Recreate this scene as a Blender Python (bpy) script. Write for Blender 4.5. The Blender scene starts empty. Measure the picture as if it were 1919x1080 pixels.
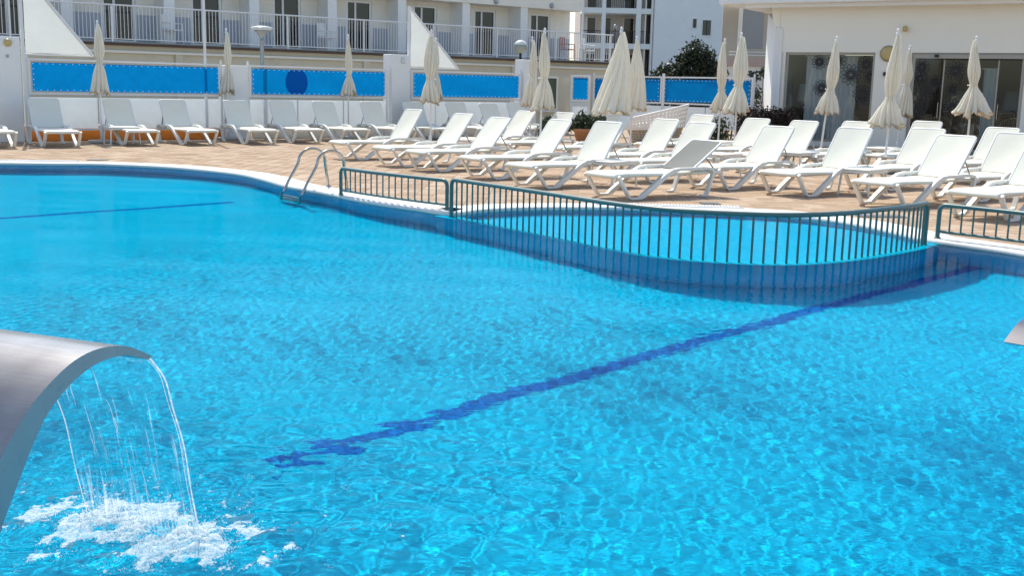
import bpy, bmesh, math, random
import numpy as np
from mathutils import Matrix, Vector

# ------------------------------------------------------------------ camera, sky, sun, exposure
sc = bpy.context.scene
COL = sc.collection
rad = math.radians
cam = bpy.data.cameras.new('camera')
cam_o = bpy.data.objects.new('camera', cam)
COL.objects.link(cam_o)
sc.camera = cam_o
cam.sensor_width = 36.0
cam.lens = 39.4
cam.clip_start = 0.05
cam.clip_end = 1500
cam_o.matrix_world = (Matrix.Translation((0, 0, 1.5)) @ Matrix.Rotation(rad(90 - 10.26), 4, 'X')
                      @ Matrix.Rotation(rad(1.3), 4, 'Z'))

SUN_AZ, SUN_EL = 22.0, 54.0            # degrees left of straight ahead, degrees above the horizon
world = bpy.data.worlds.new('World')
sc.world = world
world.use_nodes = True
wn = world.node_tree
sky = wn.nodes.new('ShaderNodeTexSky')
sky.sky_type = 'NISHITA'
sky.sun_disc = False
sky.sun_elevation = rad(SUN_EL)
sky.sun_rotation = rad(-SUN_AZ)
sky.air_density = 1.0
sky.dust_density = 1.6
sky.ozone_density = 0.4
wn.links.new(sky.outputs[0], wn.nodes['Background'].inputs[0])
wn.nodes['Background'].inputs[1].default_value = 0.15

sun = bpy.data.lights.new('sun', 'SUN')
sun.energy = 3.45
sun.angle = rad(0.53)
sun.color = (1.0, 0.95, 0.84)
sun.cycles.is_caustics_light = True
sun_o = bpy.data.objects.new('sun', sun)
COL.objects.link(sun_o)
_a, _e = rad(SUN_AZ), rad(SUN_EL)
SUN_DIR = Vector((-math.sin(_a) * math.cos(_e), math.cos(_a) * math.cos(_e), math.sin(_e)))
sun_o.rotation_euler = SUN_DIR.to_track_quat('Z', 'Y').to_euler()
sun_o.location = (0, 0, 30)

vs = sc.view_settings
vs.view_transform = 'Standard'
vs.look = 'None'
vs.exposure = 0.62
vs.gamma = 1.0
vs.use_curve_mapping = False
cy = sc.cycles
cy.use_denoising = True
cy.max_bounces = 8
cy.transparent_max_bounces = 16
cy.caustics_refractive = True
cy.caustics_reflective = False
cy.sample_clamp_indirect = 6.0

rnd = random.Random(11)

# ------------------------------------------------------------------ mesh helpers
class MB:
    """Collects shapes and links them as one mesh object."""
    def __init__(self):
        self.v = []
        self.f = []
        self.sm = []

    def add(self, verts, faces, smooth=False):
        b = len(self.v)
        self.v.extend([tuple(p) for p in verts])
        self.f.extend([tuple(b + i for i in q) for q in faces])
        self.sm.extend([smooth] * len(faces))
        return self

    def box(self, c, s, m=None, bev=0.0):
        x, y, z = (s[0] / 2, s[1] / 2, s[2] / 2)
        if bev > 0:
            b = min(bev, x * .9, y * .9, z * .9)
            pts, fs = [], []
            for sx in (-1, 1):
                for sy in (-1, 1):
                    for sz in (-1, 1):
                        pts += [(sx * x, sy * (y - b), sz * (z - b)), (sx * (x - b), sy * y, sz * (z - b)),
                                (sx * (x - b), sy * (y - b), sz * z)]
            bm = bmesh.new()
            for p in pts:
                bm.verts.new(p)
            r = bmesh.ops.convex_hull(bm, input=bm.verts)
            bm.normal_update()
            bm.verts.index_update()
            pts = [v.co.copy() for v in bm.verts]
            fs = [[v.index for v in f.verts] for f in bm.faces]
            bm.free()
        else:
            pts = [Vector((sx * x, sy * y, sz * z)) for sx in (-1, 1) for sy in (-1, 1) for sz in (-1, 1)]
            fs = [(0, 1, 3, 2), (4, 6, 7, 5), (0, 4, 5, 1), (2, 3, 7, 6), (0, 2, 6, 4), (1, 5, 7, 3)]
        c = Vector(c)
        pts = [c + ((m @ Vector(p)) if m is not None else Vector(p)) for p in pts]
        return self.add(pts, fs)

    def tube(self, path, r, n=8, closed=False, cap=True):
        P = [Vector(p) for p in path]
        rr = r if isinstance(r, (list, tuple)) else [r] * len(P)
        pts, fs = [], []
        up = None
        k = len(P)
        for i, p in enumerate(P):
            if closed:
                t = (P[(i + 1) % k] - P[i - 1])
            else:
                t = P[min(i + 1, k - 1)] - P[max(i - 1, 0)]
            t.normalize()
            if up is None:
                up = Vector((0, 0, 1)) if abs(t.z) < .9 else Vector((1, 0, 0))
            s = t.cross(up)
            s.normalize()
            up = s.cross(t)
            up.normalize()
            for j in range(n):
                a = 2 * math.pi * j / n
                pts.append(p + (s * math.cos(a) + up * math.sin(a)) * rr[i])
        m = k if closed else k - 1
        for i in range(m):
            for j in range(n):
                a, b = i * n + j, i * n + (j + 1) % n
                c, d = ((i + 1) % k) * n + (j + 1) % n, ((i + 1) % k) * n + j
                fs.append((a, b, c, d))
        self.add(pts, fs, True)
        if cap and not closed:
            self.add(pts[:n], [tuple(range(n))[::-1]])
            self.add(pts[-n:], [tuple(range(n))])
        return self

    def lathe(self, prof, n=16, c=(0, 0, 0)):
        pts, fs = [], []
        for (r, z) in prof:
            for j in range(n):
                a = 2 * math.pi * j / n
                pts.append((c[0] + r * math.cos(a), c[1] + r * math.sin(a), c[2] + z))
        for i in range(len(prof) - 1):
            for j in range(n):
                fs.append((i * n + j, i * n + (j + 1) % n, (i + 1) * n + (j + 1) % n, (i + 1) * n + j))
        fs.append(tuple(range(n))[::-1])
        fs.append(tuple((len(prof) - 1) * n + j for j in range(n)))
        return self.add(pts, fs, True)

    def prism(self, poly, to3, h0, h1, smooth=False):
        """poly: 2-D points; to3(a, b, h) -> 3-D point."""
        n = len(poly)
        pts = [to3(a, b, h0) for a, b in poly] + [to3(a, b, h1) for a, b in poly]
        fs = [tuple(range(n))[::-1], tuple(range(n, 2 * n))]
        self.add(pts, fs)
        self.add(pts, [(i, (i + 1) % n, n + (i + 1) % n, n + i) for i in range(n)], smooth)
        return self

    def ribbon(self, path, th, y0, y1):
        """a bent bar: path in x-z, thickness th in that plane, running from y0 to y1"""
        P = [Vector((p[0], p[1])) for p in path]
        tt = th if isinstance(th, (list, tuple)) else [th] * len(P)
        L, R = [], []
        for i, p in enumerate(P):
            d1 = (P[i] - P[i - 1]).normalized() if i > 0 else (P[1] - P[0]).normalized()
            d2 = (P[i + 1] - P[i]).normalized() if i < len(P) - 1 else d1
            t = (d1 + d2).normalized()
            nn = Vector((-t.y, t.x))
            k = tt[i] / 2 / max(.5, nn.dot(Vector((-d1.y, d1.x))))
            L.append(p + nn * k)
            R.append(p - nn * k)
        n = len(P)
        pts = []
        for q in (L, R):
            for y in (y0, y1):
                pts += [(v.x, y, v.y) for v in q]
        l0, l1, r0, r1 = 0, n, 2 * n, 3 * n
        fs = []
        for i in range(n - 1):
            fs += [(l0 + i, l0 + i + 1, l1 + i + 1, l1 + i), (r0 + i, r1 + i, r1 + i + 1, r0 + i + 1),
                   (l0 + i, r0 + i, r0 + i + 1, l0 + i + 1), (l1 + i, l1 + i + 1, r1 + i + 1, r1 + i)]
        fs += [(l0, l1, r1, r0), (l0 + n - 1, r0 + n - 1, r1 + n - 1, l1 + n - 1)]
        return self.add(pts, fs)

    def mesh(self, name):
        me = bpy.data.meshes.new(name)
        me.from_pydata(self.v, [], self.f)
        me.update()
        me.polygons.foreach_set('use_smooth', self.sm)
        bm = bmesh.new()
        bm.from_mesh(me)
        bmesh.ops.recalc_face_normals(bm, faces=bm.faces)
        bm.to_mesh(me)
        bm.free()
        return me

    def build(self, name, mat, parent=None, loc=None, rz=None):
        return link(name, self.mesh(name), mat, parent, loc, rz)


def link(name, me, mat=None, parent=None, loc=None, rz=None):
    if mat is not None and not me.materials:
        me.materials.append(mat)
    o = bpy.data.objects.new(name, me)
    COL.objects.link(o)
    if parent is not None:
        o.parent = parent
    if loc is not None:
        o.location = loc
    if rz is not None:
        o.rotation_euler = (0, 0, rz)
    return o


def tag(o, label, cat, group=None):
    o['label'] = label
    o['category'] = cat
    if group:
        o['group'] = group
    return o


def thing(name, label, cat, loc=(0, 0, 0), rz=0.0, group=None):
    o = bpy.data.objects.new(name, None)
    o.empty_display_size = .1
    COL.objects.link(o)
    o.location = loc
    o.rotation_euler = (0, 0, rz)
    return tag(o, label, cat, group)


def structure(o):
    o['kind'] = 'structure'
    return o


def stuff(o):
    o['kind'] = 'stuff'
    return o


ORD = ['first', 'second', 'third', 'fourth', 'fifth', 'sixth', 'seventh', 'eighth', 'ninth', 'tenth', 'eleventh',
       'twelfth', 'thirteenth', 'fourteenth', 'fifteenth', 'sixteenth']


def frame_mat(origin, u):
    """local x along u, local y horizontal to the left of u (away from the camera for walls running left to right)"""
    return Vector((origin[0], origin[1], 0)), math.atan2(u[1], u[0])


def catmull(P, n=8, closed=False):
    P = [Vector(p) for p in P]
    out = []
    k = len(P)
    rng = range(k) if closed else range(k - 1)
    for i in rng:
        p0 = P[i - 1] if (closed or i > 0) else P[0]
        p1, p2 = P[i], P[(i + 1) % k]
        p3 = P[(i + 2) % k] if (closed or i + 2 < k) else P[-1]
        for j in range(n):
            t = j / n
            out.append(.5 * ((2 * p1) + (p2 - p0) * t + (2 * p0 - 5 * p1 + 4 * p2 - p3) * t * t
                             + (3 * p1 - p0 - 3 * p2 + p3) * t ** 3))
    if not closed:
        out.append(P[-1])
    return out


def resample(P, step):
    P = [Vector(p) for p in P]
    out = [P[0].copy()]
    acc = 0.0
    for a, b in zip(P[:-1], P[1:]):
        L = (b - a).length
        while acc + L >= step:
            t = (step - acc) / L
            a = a + (b - a) * t
            out.append(a.copy())
            L = (b - a).length
            acc = 0.0
        acc += L
    return out


# ------------------------------------------------------------------ materials
def new_mat(name):
    m = bpy.data.materials.new(name)
    m.use_nodes = True
    return m, m.node_tree, m.node_tree.nodes['Principled BSDF']


def c4(c):
    return (c[0], c[1], c[2], 1.0)


def pmat(name, col, rough=.6, metal=0.0, var=.12, scale=6.0, bump=0.0, bscale=60.0, spec=.5, stain=None, trans=0.0,
         coat=0.0):
    """paint, plaster, plastic, metal: base colour with slow mottling, optional stains and fine relief"""
    m, nt, b = new_mat(name)
    N, L = nt.nodes, nt.links
    tc = N.new('ShaderNodeTexCoord')
    src = tc.outputs['Object']
    nz = N.new('ShaderNodeTexNoise')
    nz.inputs['Scale'].default_value = scale
    nz.inputs['Detail'].default_value = 6
    L.new(src, nz.inputs['Vector'])
    mx = N.new('ShaderNodeMix')
    mx.data_type = 'RGBA'
    mx.inputs[6].default_value = c4([x * (1 - var) for x in col])
    mx.inputs[7].default_value = c4([min(1, x * (1 + var * .6)) for x in col])
    L.new(nz.outputs[0], mx.inputs[0])
    out = mx.outputs[2]
    if stain:
        n2 = N.new('ShaderNodeTexNoise')
        n2.inputs['Scale'].default_value = stain[1]
        n2.inputs['Detail'].default_value = 8
        n2.inputs['Roughness'].default_value = .7
        L.new(src, n2.inputs['Vector'])
        cr = N.new('ShaderNodeValToRGB')
        cr.color_ramp.elements[0].position = .55
        cr.color_ramp.elements[1].position = .75
        cr.color_ramp.elements[1].color = (stain[2],) * 3 + (1,)
        L.new(n2.outputs[0], cr.inputs[0])
        m2 = N.new('ShaderNodeMix')
        m2.data_type = 'RGBA'
        L.new(cr.outputs[0], m2.inputs[0])
        L.new(out, m2.inputs[6])
        m2.inputs[7].default_value = c4(stain[0])
        out = m2.outputs[2]
    L.new(out, b.inputs['Base Color'])
    b.inputs['Roughness'].default_value = rough
    b.inputs['Metallic'].default_value = metal
    b.inputs['Specular IOR Level'].default_value = spec
    if trans:
        b.inputs['Transmission Weight'].default_value = trans
    if coat:
        b.inputs['Coat Weight'].default_value = coat
    if bump:
        n3 = N.new('ShaderNodeTexNoise')
        n3.inputs['Scale'].default_value = bscale
        n3.inputs['Detail'].default_value = 5
        L.new(src, n3.inputs['Vector'])
        bp = N.new('ShaderNodeBump')
        bp.inputs['Strength'].default_value = bump
        bp.inputs['Distance'].default_value = .01
        L.new(n3.outputs[0], bp.inputs['Height'])
        L.new(bp.outputs[0], b.inputs['Normal'])
    return m


def cloth_mat(name, col, weave=220.0, tl=.25, var=.08):
    """woven cloth that lets a little light through"""
    m, nt, b = new_mat(name)
    N, L = nt.nodes, nt.links
    tc = N.new('ShaderNodeTexCoord')
    nz = N.new('ShaderNodeTexNoise')
    nz.inputs['Scale'].default_value = 5
    nz.inputs['Detail'].default_value = 5
    L.new(tc.outputs['Object'], nz.inputs['Vector'])
    mx = N.new('ShaderNodeMix')
    mx.data_type = 'RGBA'
    mx.inputs[6].default_value = c4([x * (1 - var) for x in col])
    mx.inputs[7].default_value = c4(col)
    L.new(nz.outputs[0], mx.inputs[0])
    L.new(mx.outputs[2], b.inputs['Base Color'])
    b.inputs['Roughness'].default_value = .85
    b.inputs['Specular IOR Level'].default_value = .2
    wv = N.new('ShaderNodeTexNoise')
    wv.inputs['Scale'].default_value = weave
    L.new(tc.outputs['Object'], wv.inputs['Vector'])
    bp = N.new('ShaderNodeBump')
    bp.inputs['Strength'].default_value = .15
    bp.inputs['Distance'].default_value = .003
    L.new(wv.outputs[0], bp.inputs['Height'])
    L.new(bp.outputs[0], b.inputs['Normal'])
    tr = N.new('ShaderNodeBsdfTranslucent')
    L.new(mx.outputs[2], tr.inputs[0])
    ms = N.new('ShaderNodeMixShader')
    ms.inputs[0].default_value = tl
    L.new(b.outputs[0], ms.inputs[1])
    L.new(tr.outputs[0], ms.inputs[2])
    L.new(ms.outputs[0], N['Material Output'].inputs['Surface'])
    return m


def glass_mat(name, tint=(.85, .9, .9), refl=.12, rough=.02):
    """thin window glass: passes light straight through, mirrors more at a glance"""
    m, nt, b = new_mat(name)
    N, L = nt.nodes, nt.links
    N.remove(b)
    t = N.new('ShaderNodeBsdfTransparent')
    t.inputs[0].default_value = c4(tint)
    g = N.new('ShaderNodeBsdfGlossy')
    g.inputs['Roughness'].default_value = rough
    lw = N.new('ShaderNodeLayerWeight')
    lw.inputs[0].default_value = .5
    pw = N.new('ShaderNodeMath')
    pw.operation = 'POWER'
    pw.inputs[1].default_value = 5
    L.new(lw.outputs['Facing'], pw.inputs[0])
    ad = N.new('ShaderNodeMath')
    ad.operation = 'MULTIPLY_ADD'
    ad.inputs[1].default_value = .9
    ad.inputs[2].default_value = .04 + refl
    L.new(pw.outputs[0], ad.inputs[0])
    ms = N.new('ShaderNodeMixShader')
    L.new(ad.outputs[0], ms.inputs[0])
    L.new(t.outputs[0], ms.inputs[1])
    L.new(g.outputs[0], ms.inputs[2])
    L.new(ms.outputs[0], N['Material Output'].inputs['Surface'])
    return m


M = {}
M['render_white'] = pmat('white_render', (.82, .83, .80), .85, var=.07, scale=1.2, bump=.25, bscale=40, stain=((.52, .52, .48), 1.1, .35))
M['render_cream'] = pmat('cream_render', (.80, .77, .68), .85, var=.08, scale=1.5, bump=.25, bscale=40, stain=((.5, .47, .38), 1.3, .4))
M['podium'] = pmat('ochre_render', (.62, .57, .43), .85, var=.12, scale=1.0, bump=.2, bscale=30, stain=((.42, .38, .28), .9, .5))
M['white_paint'] = pmat('white_gloss_paint', (.76, .77, .76), .35, var=.05, scale=4)
M['resin'] = pmat('white_resin', (.76, .76, .71), .4, var=.05, scale=7, bump=.04, bscale=120)
M['sling'] = cloth_mat('white_sling', (.83, .82, .71), 320, .06)
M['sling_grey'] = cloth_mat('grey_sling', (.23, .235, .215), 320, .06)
M['canvas'] = cloth_mat('cream_canvas', (.91, .88, .77), 260, .36, .12)
M['canvas_edge'] = cloth_mat('worn_canvas_hem', (.62, .50, .34), 260, .15, .3)
M['banner'] = cloth_mat('blue_banner', (.0, .235, .62), 160, .45, .30)
M['banner_dark'] = cloth_mat('dark_blue_print', (.0, .155, .52), 160, .45, .1)
M['screen'] = cloth_mat('white_screen', (.76, .80, .77), 160, .34, .10)
M['milky'] = cloth_mat('milky_panel', (.86, .90, .92), 30, .5, .10)
M['rail_green'] = pmat('green_painted_steel', (.065, .142, .128), .40, var=.2, scale=18, coat=.3, stain=((.10, .09, .07), 16, .5))
M['steel'] = pmat('stainless_steel', (.44, .42, .37), .20, 1.0, var=.08, scale=9)
M['concrete'] = pmat('pale_concrete', (.50, .49, .45), .9, var=.15, scale=8, bump=.4, bscale=50)
M['dark_glass'] = pmat('dark_window_glass', (.012, .014, .016), .06, var=.2, spec=.6)
M['pane_blue'] = pmat('far_window_glass', (.016, .02, .026), .08, var=.2, spec=.6)
M['dark_metal'] = pmat('dark_metal', (.03, .03, .032), .45, .6)
M['grey_metal'] = pmat('grey_lamp_metal', (.34, .37, .38), .4, .5)
M['frame_bronze'] = pmat('taupe_aluminium', (.36, .34, .30), .4, .3, var=.1)
M['terracotta'] = pmat('terracotta', (.46, .22, .10), .85, var=.3, scale=14, bump=.4, bscale=30)
M['orange'] = pmat('orange_paint', (.62, .20, .025), .75, var=.25, scale=5, stain=((.30, .10, .03), 7, .7))
M['plaster_grey'] = pmat('grey_render', (.56, .57, .55), .85, var=.06, scale=1.0, bump=.2, bscale=30)
M['facade_r'] = pmat('warm_white_facade', (.84, .82, .73), .85, var=.05, scale=.8, bump=.2, bscale=30)
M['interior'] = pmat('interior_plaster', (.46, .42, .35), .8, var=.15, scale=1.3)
M['wood'] = pmat('dark_wood', (.10, .055, .03), .5, var=.3, scale=12)
M['rattan'] = pmat('rattan', (.30, .22, .12), .6, var=.3, scale=40)
M['wicker'] = pmat('white_wicker', (.92, .91, .86), .5, var=.06, scale=25)
M['amber'] = pmat('amber_glass', (.55, .42, .17), .3, var=.25, scale=20)
M['opal'] = pmat('opal_glass', (.62, .66, .66), .25, var=.08)
M['curtain'] = cloth_mat('white_curtain', (.90, .93, .95), 200, .5)
M['decal'] = pmat('black_decal', (.012, .012, .014), .5)
M['shade'] = cloth_mat('lamp_shade_cloth', (.55, .55, .52), 200, .4)
M['roof_slab'] = pmat('white_roof_edge', (.78, .79, .78), .7, var=.06, scale=1.2, bump=.15)
M['soil'] = pmat('soil', (.05, .035, .022), .95, var=.4, scale=30, bump=.6)
M['shutter'] = pmat('grey_blind', (.30, .31, .31), .7, var=.06, scale=2)


def leaf_mat(name, c1, c2):
    m, nt, b = new_mat(name)
    N, L = nt.nodes, nt.links
    g = N.new('ShaderNodeNewGeometry')
    cr = N.new('ShaderNodeValToRGB')
    cr.color_ramp.elements[0].color = c4(c1)
    cr.color_ramp.elements[1].color = c4(c2)
    L.new(g.outputs['Random Per Island'], cr.inputs[0])
    L.new(cr.outputs[0], b.inputs['Base Color'])
    b.inputs['Roughness'].default_value = .45
    tr = N.new('ShaderNodeBsdfTranslucent')
    L.new(cr.outputs[0], tr.inputs[0])
    ms = N.new('ShaderNodeMixShader')
    ms.inputs[0].default_value = .25
    L.new(b.outputs[0], ms.inputs[1])
    L.new(tr.outputs[0], ms.inputs[2])
    L.new(ms.outputs[0], N['Material Output'].inputs['Surface'])
    return m


M['leaf_dark'] = leaf_mat('dark_leaves', (.012, .022, .010), (.055, .07, .035))
M['leaf_red'] = leaf_mat('reddish_leaves', (.020, .014, .010), (.060, .038, .024))
M['leaf_green'] = leaf_mat('green_leaves', (.025, .05, .022), (.10, .13, .07))


def tile_mat():
    m, nt, b = new_mat('peach_terrace_tile')
    N, L = nt.nodes, nt.links
    oi = N.new('ShaderNodeObjectInfo')
    g = N.new('ShaderNodeNewGeometry')
    ad = N.new('ShaderNodeMath')
    ad.operation = 'ADD'
    L.new(oi.outputs['Random'], ad.inputs[0])
    L.new(g.outputs['Random Per Island'], ad.inputs[1])
    fr = N.new('ShaderNodeMath')
    fr.operation = 'FRACT'
    L.new(ad.outputs[0], fr.inputs[0])
    cr = N.new('ShaderNodeValToRGB')
    e = cr.color_ramp.elements
    e[0].color = (.35, .25, .172, 1)
    e[1].color = (.465, .365, .272, 1)
    q = e.new(.5)
    q.color = (.41, .303, .215, 1)
    L.new(fr.outputs[0], cr.inputs[0])
    nz = N.new('ShaderNodeTexNoise')
    nz.inputs['Scale'].default_value = 1.1
    nz.inputs['Detail'].default_value = 9
    nz.inputs['Roughness'].default_value = .65
    L.new(g.outputs['Position'], nz.inputs['Vector'])
    cs = N.new('ShaderNodeValToRGB')
    cs.color_ramp.elements[0].position = .35
    cs.color_ramp.elements[1].position = .7
    cs.color_ramp.elements[0].color = (.80, .78, .74, 1)
    cs.color_ramp.elements[1].color = (1.08, 1.08, 1.08, 1)
    L.new(nz.outputs[0], cs.inputs[0])
    mx = N.new('ShaderNodeMix')
    mx.data_type = 'RGBA'
    mx.blend_type = 'MULTIPLY'
    mx.inputs[0].default_value = 1
    L.new(cr.outputs[0], mx.inputs[6])
    L.new(cs.outputs[0], mx.inputs[7])
    L.new(mx.outputs[2], b.inputs['Base Color'])
    b.inputs['Roughness'].default_value = .85
    b.inputs['Specular IOR Level'].default_value = .12
    n3 = N.new('ShaderNodeTexNoise')
    n3.inputs['Scale'].default_value = 45
    L.new(g.outputs['Position'], n3.inputs['Vector'])
    bp = N.new('ShaderNodeBump')
    bp.inputs['Strength'].default_value = .3
    bp.inputs['Distance'].default_value = .004
    L.new(n3.outputs[0], bp.inputs['Height'])
    L.new(bp.outputs[0], b.inputs['Normal'])
    return m


M['tile'] = tile_mat()
M['grout'] = pmat('terrace_grout', (.37, .29, .21), .9, var=.2, scale=4)
M['coping'] = pmat('white_coping_stone', (.66, .65, .61), .7, var=.12, scale=5, bump=.2, bscale=30, stain=((.55, .50, .42), 5, .5))
M['ground'] = pmat('pale_asphalt', (.16, .155, .145), .95, var=.2, scale=.6, bump=.3, bscale=20)


def mosaic_mat(name, base, dark, light, scale=32.0):
    """small glass mosaic: every tessera its own tone, pale joints"""
    m, nt, b = new_mat(name)
    N, L = nt.nodes, nt.links
    g = N.new('ShaderNodeNewGeometry')
    br = N.new('ShaderNodeTexBrick')
    br.offset = 0.0
    br.inputs['Scale'].default_value = scale
    br.inputs['Brick Width'].default_value = 1.0
    br.inputs['Row Height'].default_value = 1.0
    br.inputs['Mortar Size'].default_value = .05
    br.inputs['Color1'].default_value = c4(dark)
    br.inputs['Color2'].default_value = c4(light)
    br.inputs['Mortar'].default_value = c4(base)
    L.new(g.outputs['Position'], br.inputs['Vector'])
    nz = N.new('ShaderNodeTexNoise')
    nz.inputs['Scale'].default_value = .7
    nz.inputs['Detail'].default_value = 4
    L.new(g.outputs['Position'], nz.inputs['Vector'])
    mx = N.new('ShaderNodeMix')
    mx.data_type = 'RGBA'
    mx.blend_type = 'MULTIPLY'
    mx.inputs[0].default_value = .25
    L.new(br.outputs[0], mx.inputs[6])
    L.new(nz.outputs[0], mx.inputs[7])
    L.new(mx.outputs[2], b.inputs['Base Color'])
    b.inputs['Roughness'].default_value = .6
    b.inputs['Specular IOR Level'].default_value = 0.0
    return m


M['mosaic'] = mosaic_mat('azure_mosaic', (.0, .505, .76), (.0, .42, .70), (.0, .56, .82))
M['mosaic_wall'] = mosaic_mat('scatter_lit_azure_mosaic', (.0, .70, .99), (.0, .62, .98), (.0, .74, .99))  # wall colour brightened to stand in for light scattered in shaded water
M['mosaic_pale'] = mosaic_mat('pale_azure_mosaic', (.01, .60, .92), (.005, .53, .88), (.02, .66, .97))
M['mosaic_navy'] = mosaic_mat('navy_mosaic', (.0, .15, .50), (.0, .11, .45), (.0, .19, .58))


def water_mat():
    m, nt, b = new_mat('clear_pool_water')
    N, L = nt.nodes, nt.links
    N.remove(b)
    rf = N.new('ShaderNodeBsdfRefraction')
    rf.inputs['Color'].default_value = (.88, .98, 1.0, 1)
    rf.inputs['Roughness'].default_value = 0.0
    rf.inputs['IOR'].default_value = 1.333
    gl = N.new('ShaderNodeBsdfGlossy')
    gl.inputs['Roughness'].default_value = .01
    fr = N.new('ShaderNodeFresnel')
    fr.inputs[0].default_value = 1.333
    mu = N.new('ShaderNodeMath')
    mu.operation = 'MULTIPLY'
    mu.inputs[1].default_value = .18          # a polarised view: about a fifth of the surface glare
    L.new(fr.outputs[0], mu.inputs[0])
    # seen from below the surface keeps its full (total) reflection
    ge = N.new('ShaderNodeNewGeometry')
    mxf = N.new('ShaderNodeMix')
    L.new(ge.outputs['Backfacing'], mxf.inputs[0])
    L.new(mu.outputs[0], mxf.inputs[2])
    L.new(fr.outputs[0], mxf.inputs[3])
    # finest capillary ripples, crests running across the breeze
    mp = N.new('ShaderNodeMapping')
    mp.inputs['Rotation'].default_value = (0, 0, rad(14))
    mp.inputs['Scale'].default_value = (22.0, 46.0, 1.0)
    L.new(ge.outputs['Position'], mp.inputs[0])
    nz = N.new('ShaderNodeTexNoise')
    nz.inputs['Scale'].default_value = 1.0
    nz.inputs['Detail'].default_value = 2.0
    L.new(mp.outputs[0], nz.inputs['Vector'])
    bp = N.new('ShaderNodeBump')
    bp.inputs['Strength'].default_value = 1.0
    bp.inputs['Distance'].default_value = .0008
    L.new(nz.outputs[0], bp.inputs['Height'])
    L.new(bp.outputs[0], rf.inputs['Normal'])
    L.new(bp.outputs[0], gl.inputs['Normal'])
    ms = N.new('ShaderNodeMixShader')
    L.new(mxf.outputs[0], ms.inputs[0])
    L.new(rf.outputs[0], ms.inputs[1])
    L.new(gl.outputs[0], ms.inputs[2])
    L.new(ms.outputs[0], N['Material Output'].inputs['Surface'])
    return m


M['water'] = water_mat()

# ------------------------------------------------------------------ pool outline, ground, terrace, water
WZ = -0.03          # water level; terrace level is 0
FLOOR = -1.2
K = .981
EDGE = [(-12.5, 16.5), (-11.2, 18.6), (-9.7, 19.35), (-8.08, 19.66), (-7.2, 19.81), (-5.87, 19.45), (-4.62, 18.52),
        (-3.98, 17.64), (-3.33, 16.49), (-2.73, 15.73), (-2.39, 15.27), (-1.82, 14.49), (-1.21, 13.86),
        (-.74, 13.43), (-.40, 13.85), (.25, 14.25), (1.5, 14.48), (2.31, 14.42), (3.32, 14.15), (3.80, 13.72),
        (4.16, 13.1), (4.37, 12.35), (4.48, 11.93), (5.07, 11.02)]
EDGE = [(x * K, y * K) for x, y in EDGE] + [(5.12, 10.0), (4.45, 8.4), (3.35, 6.4), (2.6, 5.1), (2.25, 4.0),
                                            (2.05, 2.75), (-8.0, 2.75), (-12.0, 6.0), (-13.2, 11.0)]
OUT = [p.to_tuple() for p in catmull([(x, y, 0) for x, y in EDGE], 5, True)]
OUT2 = [(p[0], p[1]) for p in OUT]


def offset_loop(P, d):
    n = len(P)
    area = sum(P[i][0] * P[(i + 1) % n][1] - P[(i + 1) % n][0] * P[i][1] for i in range(n))
    s = -1 if area > 0 else 1
    out = []
    for i in range(n):
        a, b = Vector(P[i - 1]), Vector(P[(i + 1) % n])
        t = (b - a).normalized()
        nn = Vector((-t.y, t.x)) * s
        out.append((P[i][0] + nn.x * d, P[i][1] + nn.y * d))
    return out


def inside(X, Y, poly):
    P = np.array(poly)
    r = np.zeros(X.shape, bool)
    x0, y0 = P[-1]
    for x1, y1 in P:
        c = ((y1 > Y) != (y0 > Y))
        with np.errstate(divide='ignore', invalid='ignore'):
            xi = (x0 - x1) * (Y - y1) / (y0 - y1 + 1e-12) + x1
        r ^= c & (X < xi)
        x0, y0 = x1, y1
    return r


COPW = .42
OUTER = offset_loop(OUT2, COPW)
OVER = offset_loop(OUT2, .10)


def ring_fill(name, outer, inner, z, mat):
    bm = bmesh.new()
    ed = []
    for loop in (outer, inner):
        vs_ = [bm.verts.new((x, y, z)) for x, y in loop]
        ed += [bm.edges.new((vs_[i], vs_[(i + 1) % len(vs_)])) for i in range(len(vs_))]
    bmesh.ops.triangle_fill(bm, use_beauty=True, use_dissolve=False, edges=ed)
    for f in bm.faces:
        if f.normal.z < 0:
            f.normal_flip()
    me = bpy.data.meshes.new(name)
    bm.to_mesh(me)
    bm.free()
    return link(name, me, mat)


DECK = [(-34, -9), (36, -9), (36, 46), (-34, 46)]
structure(ring_fill('ground', [(-700, -700), (700, -700), (700, 700), (-700, 700)], DECK, -.010, M['ground']))
deck = structure(ring_fill('terrace', DECK, offset_loop(OUT2, COPW * .55), -.006, M['grout']))

# fence and facade lines used to bound the terrace tiles
FA, FU = Vector((-11.0, 25.4)), Vector((.7885, .615))
FN = Vector((.615, -.7885))
RB, RV = Vector((7.42, 32.5)), Vector((.847, -.531))
RN = Vector((-.531, -.847))

# terrace tiles
TS, TG = .25, .008
tx = np.arange(-16, 17, TS)
ty = np.arange(10.2, 36, TS)
TX, TY = np.meshgrid(tx, ty)
ang = rad(-2.0)
WX, WY = TX * math.cos(ang) - TY * math.sin(ang), TX * math.sin(ang) + TY * math.cos(ang)
keep = ~inside(WX, WY, offset_loop(OUT2, COPW - .13))
keep &= np.abs(WX) < .47 * WY + 1.2
keep &= ((WX - FA.x) * FN.x + (WY - FA.y) * FN.y) > -.1
keep &= ((WX - RB.x) * RN.x + (WY - RB.y) * RN.y) > -.1
cand = sorted(zip(WX[keep].ravel(), WY[keep].ravel()), key=lambda p: p[1])
view = [p for p in cand if abs(p[0]) < .452 * p[1]]
chosen = set(view[:290])
h = (TS - TG) / 2
b_ = .006


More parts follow.
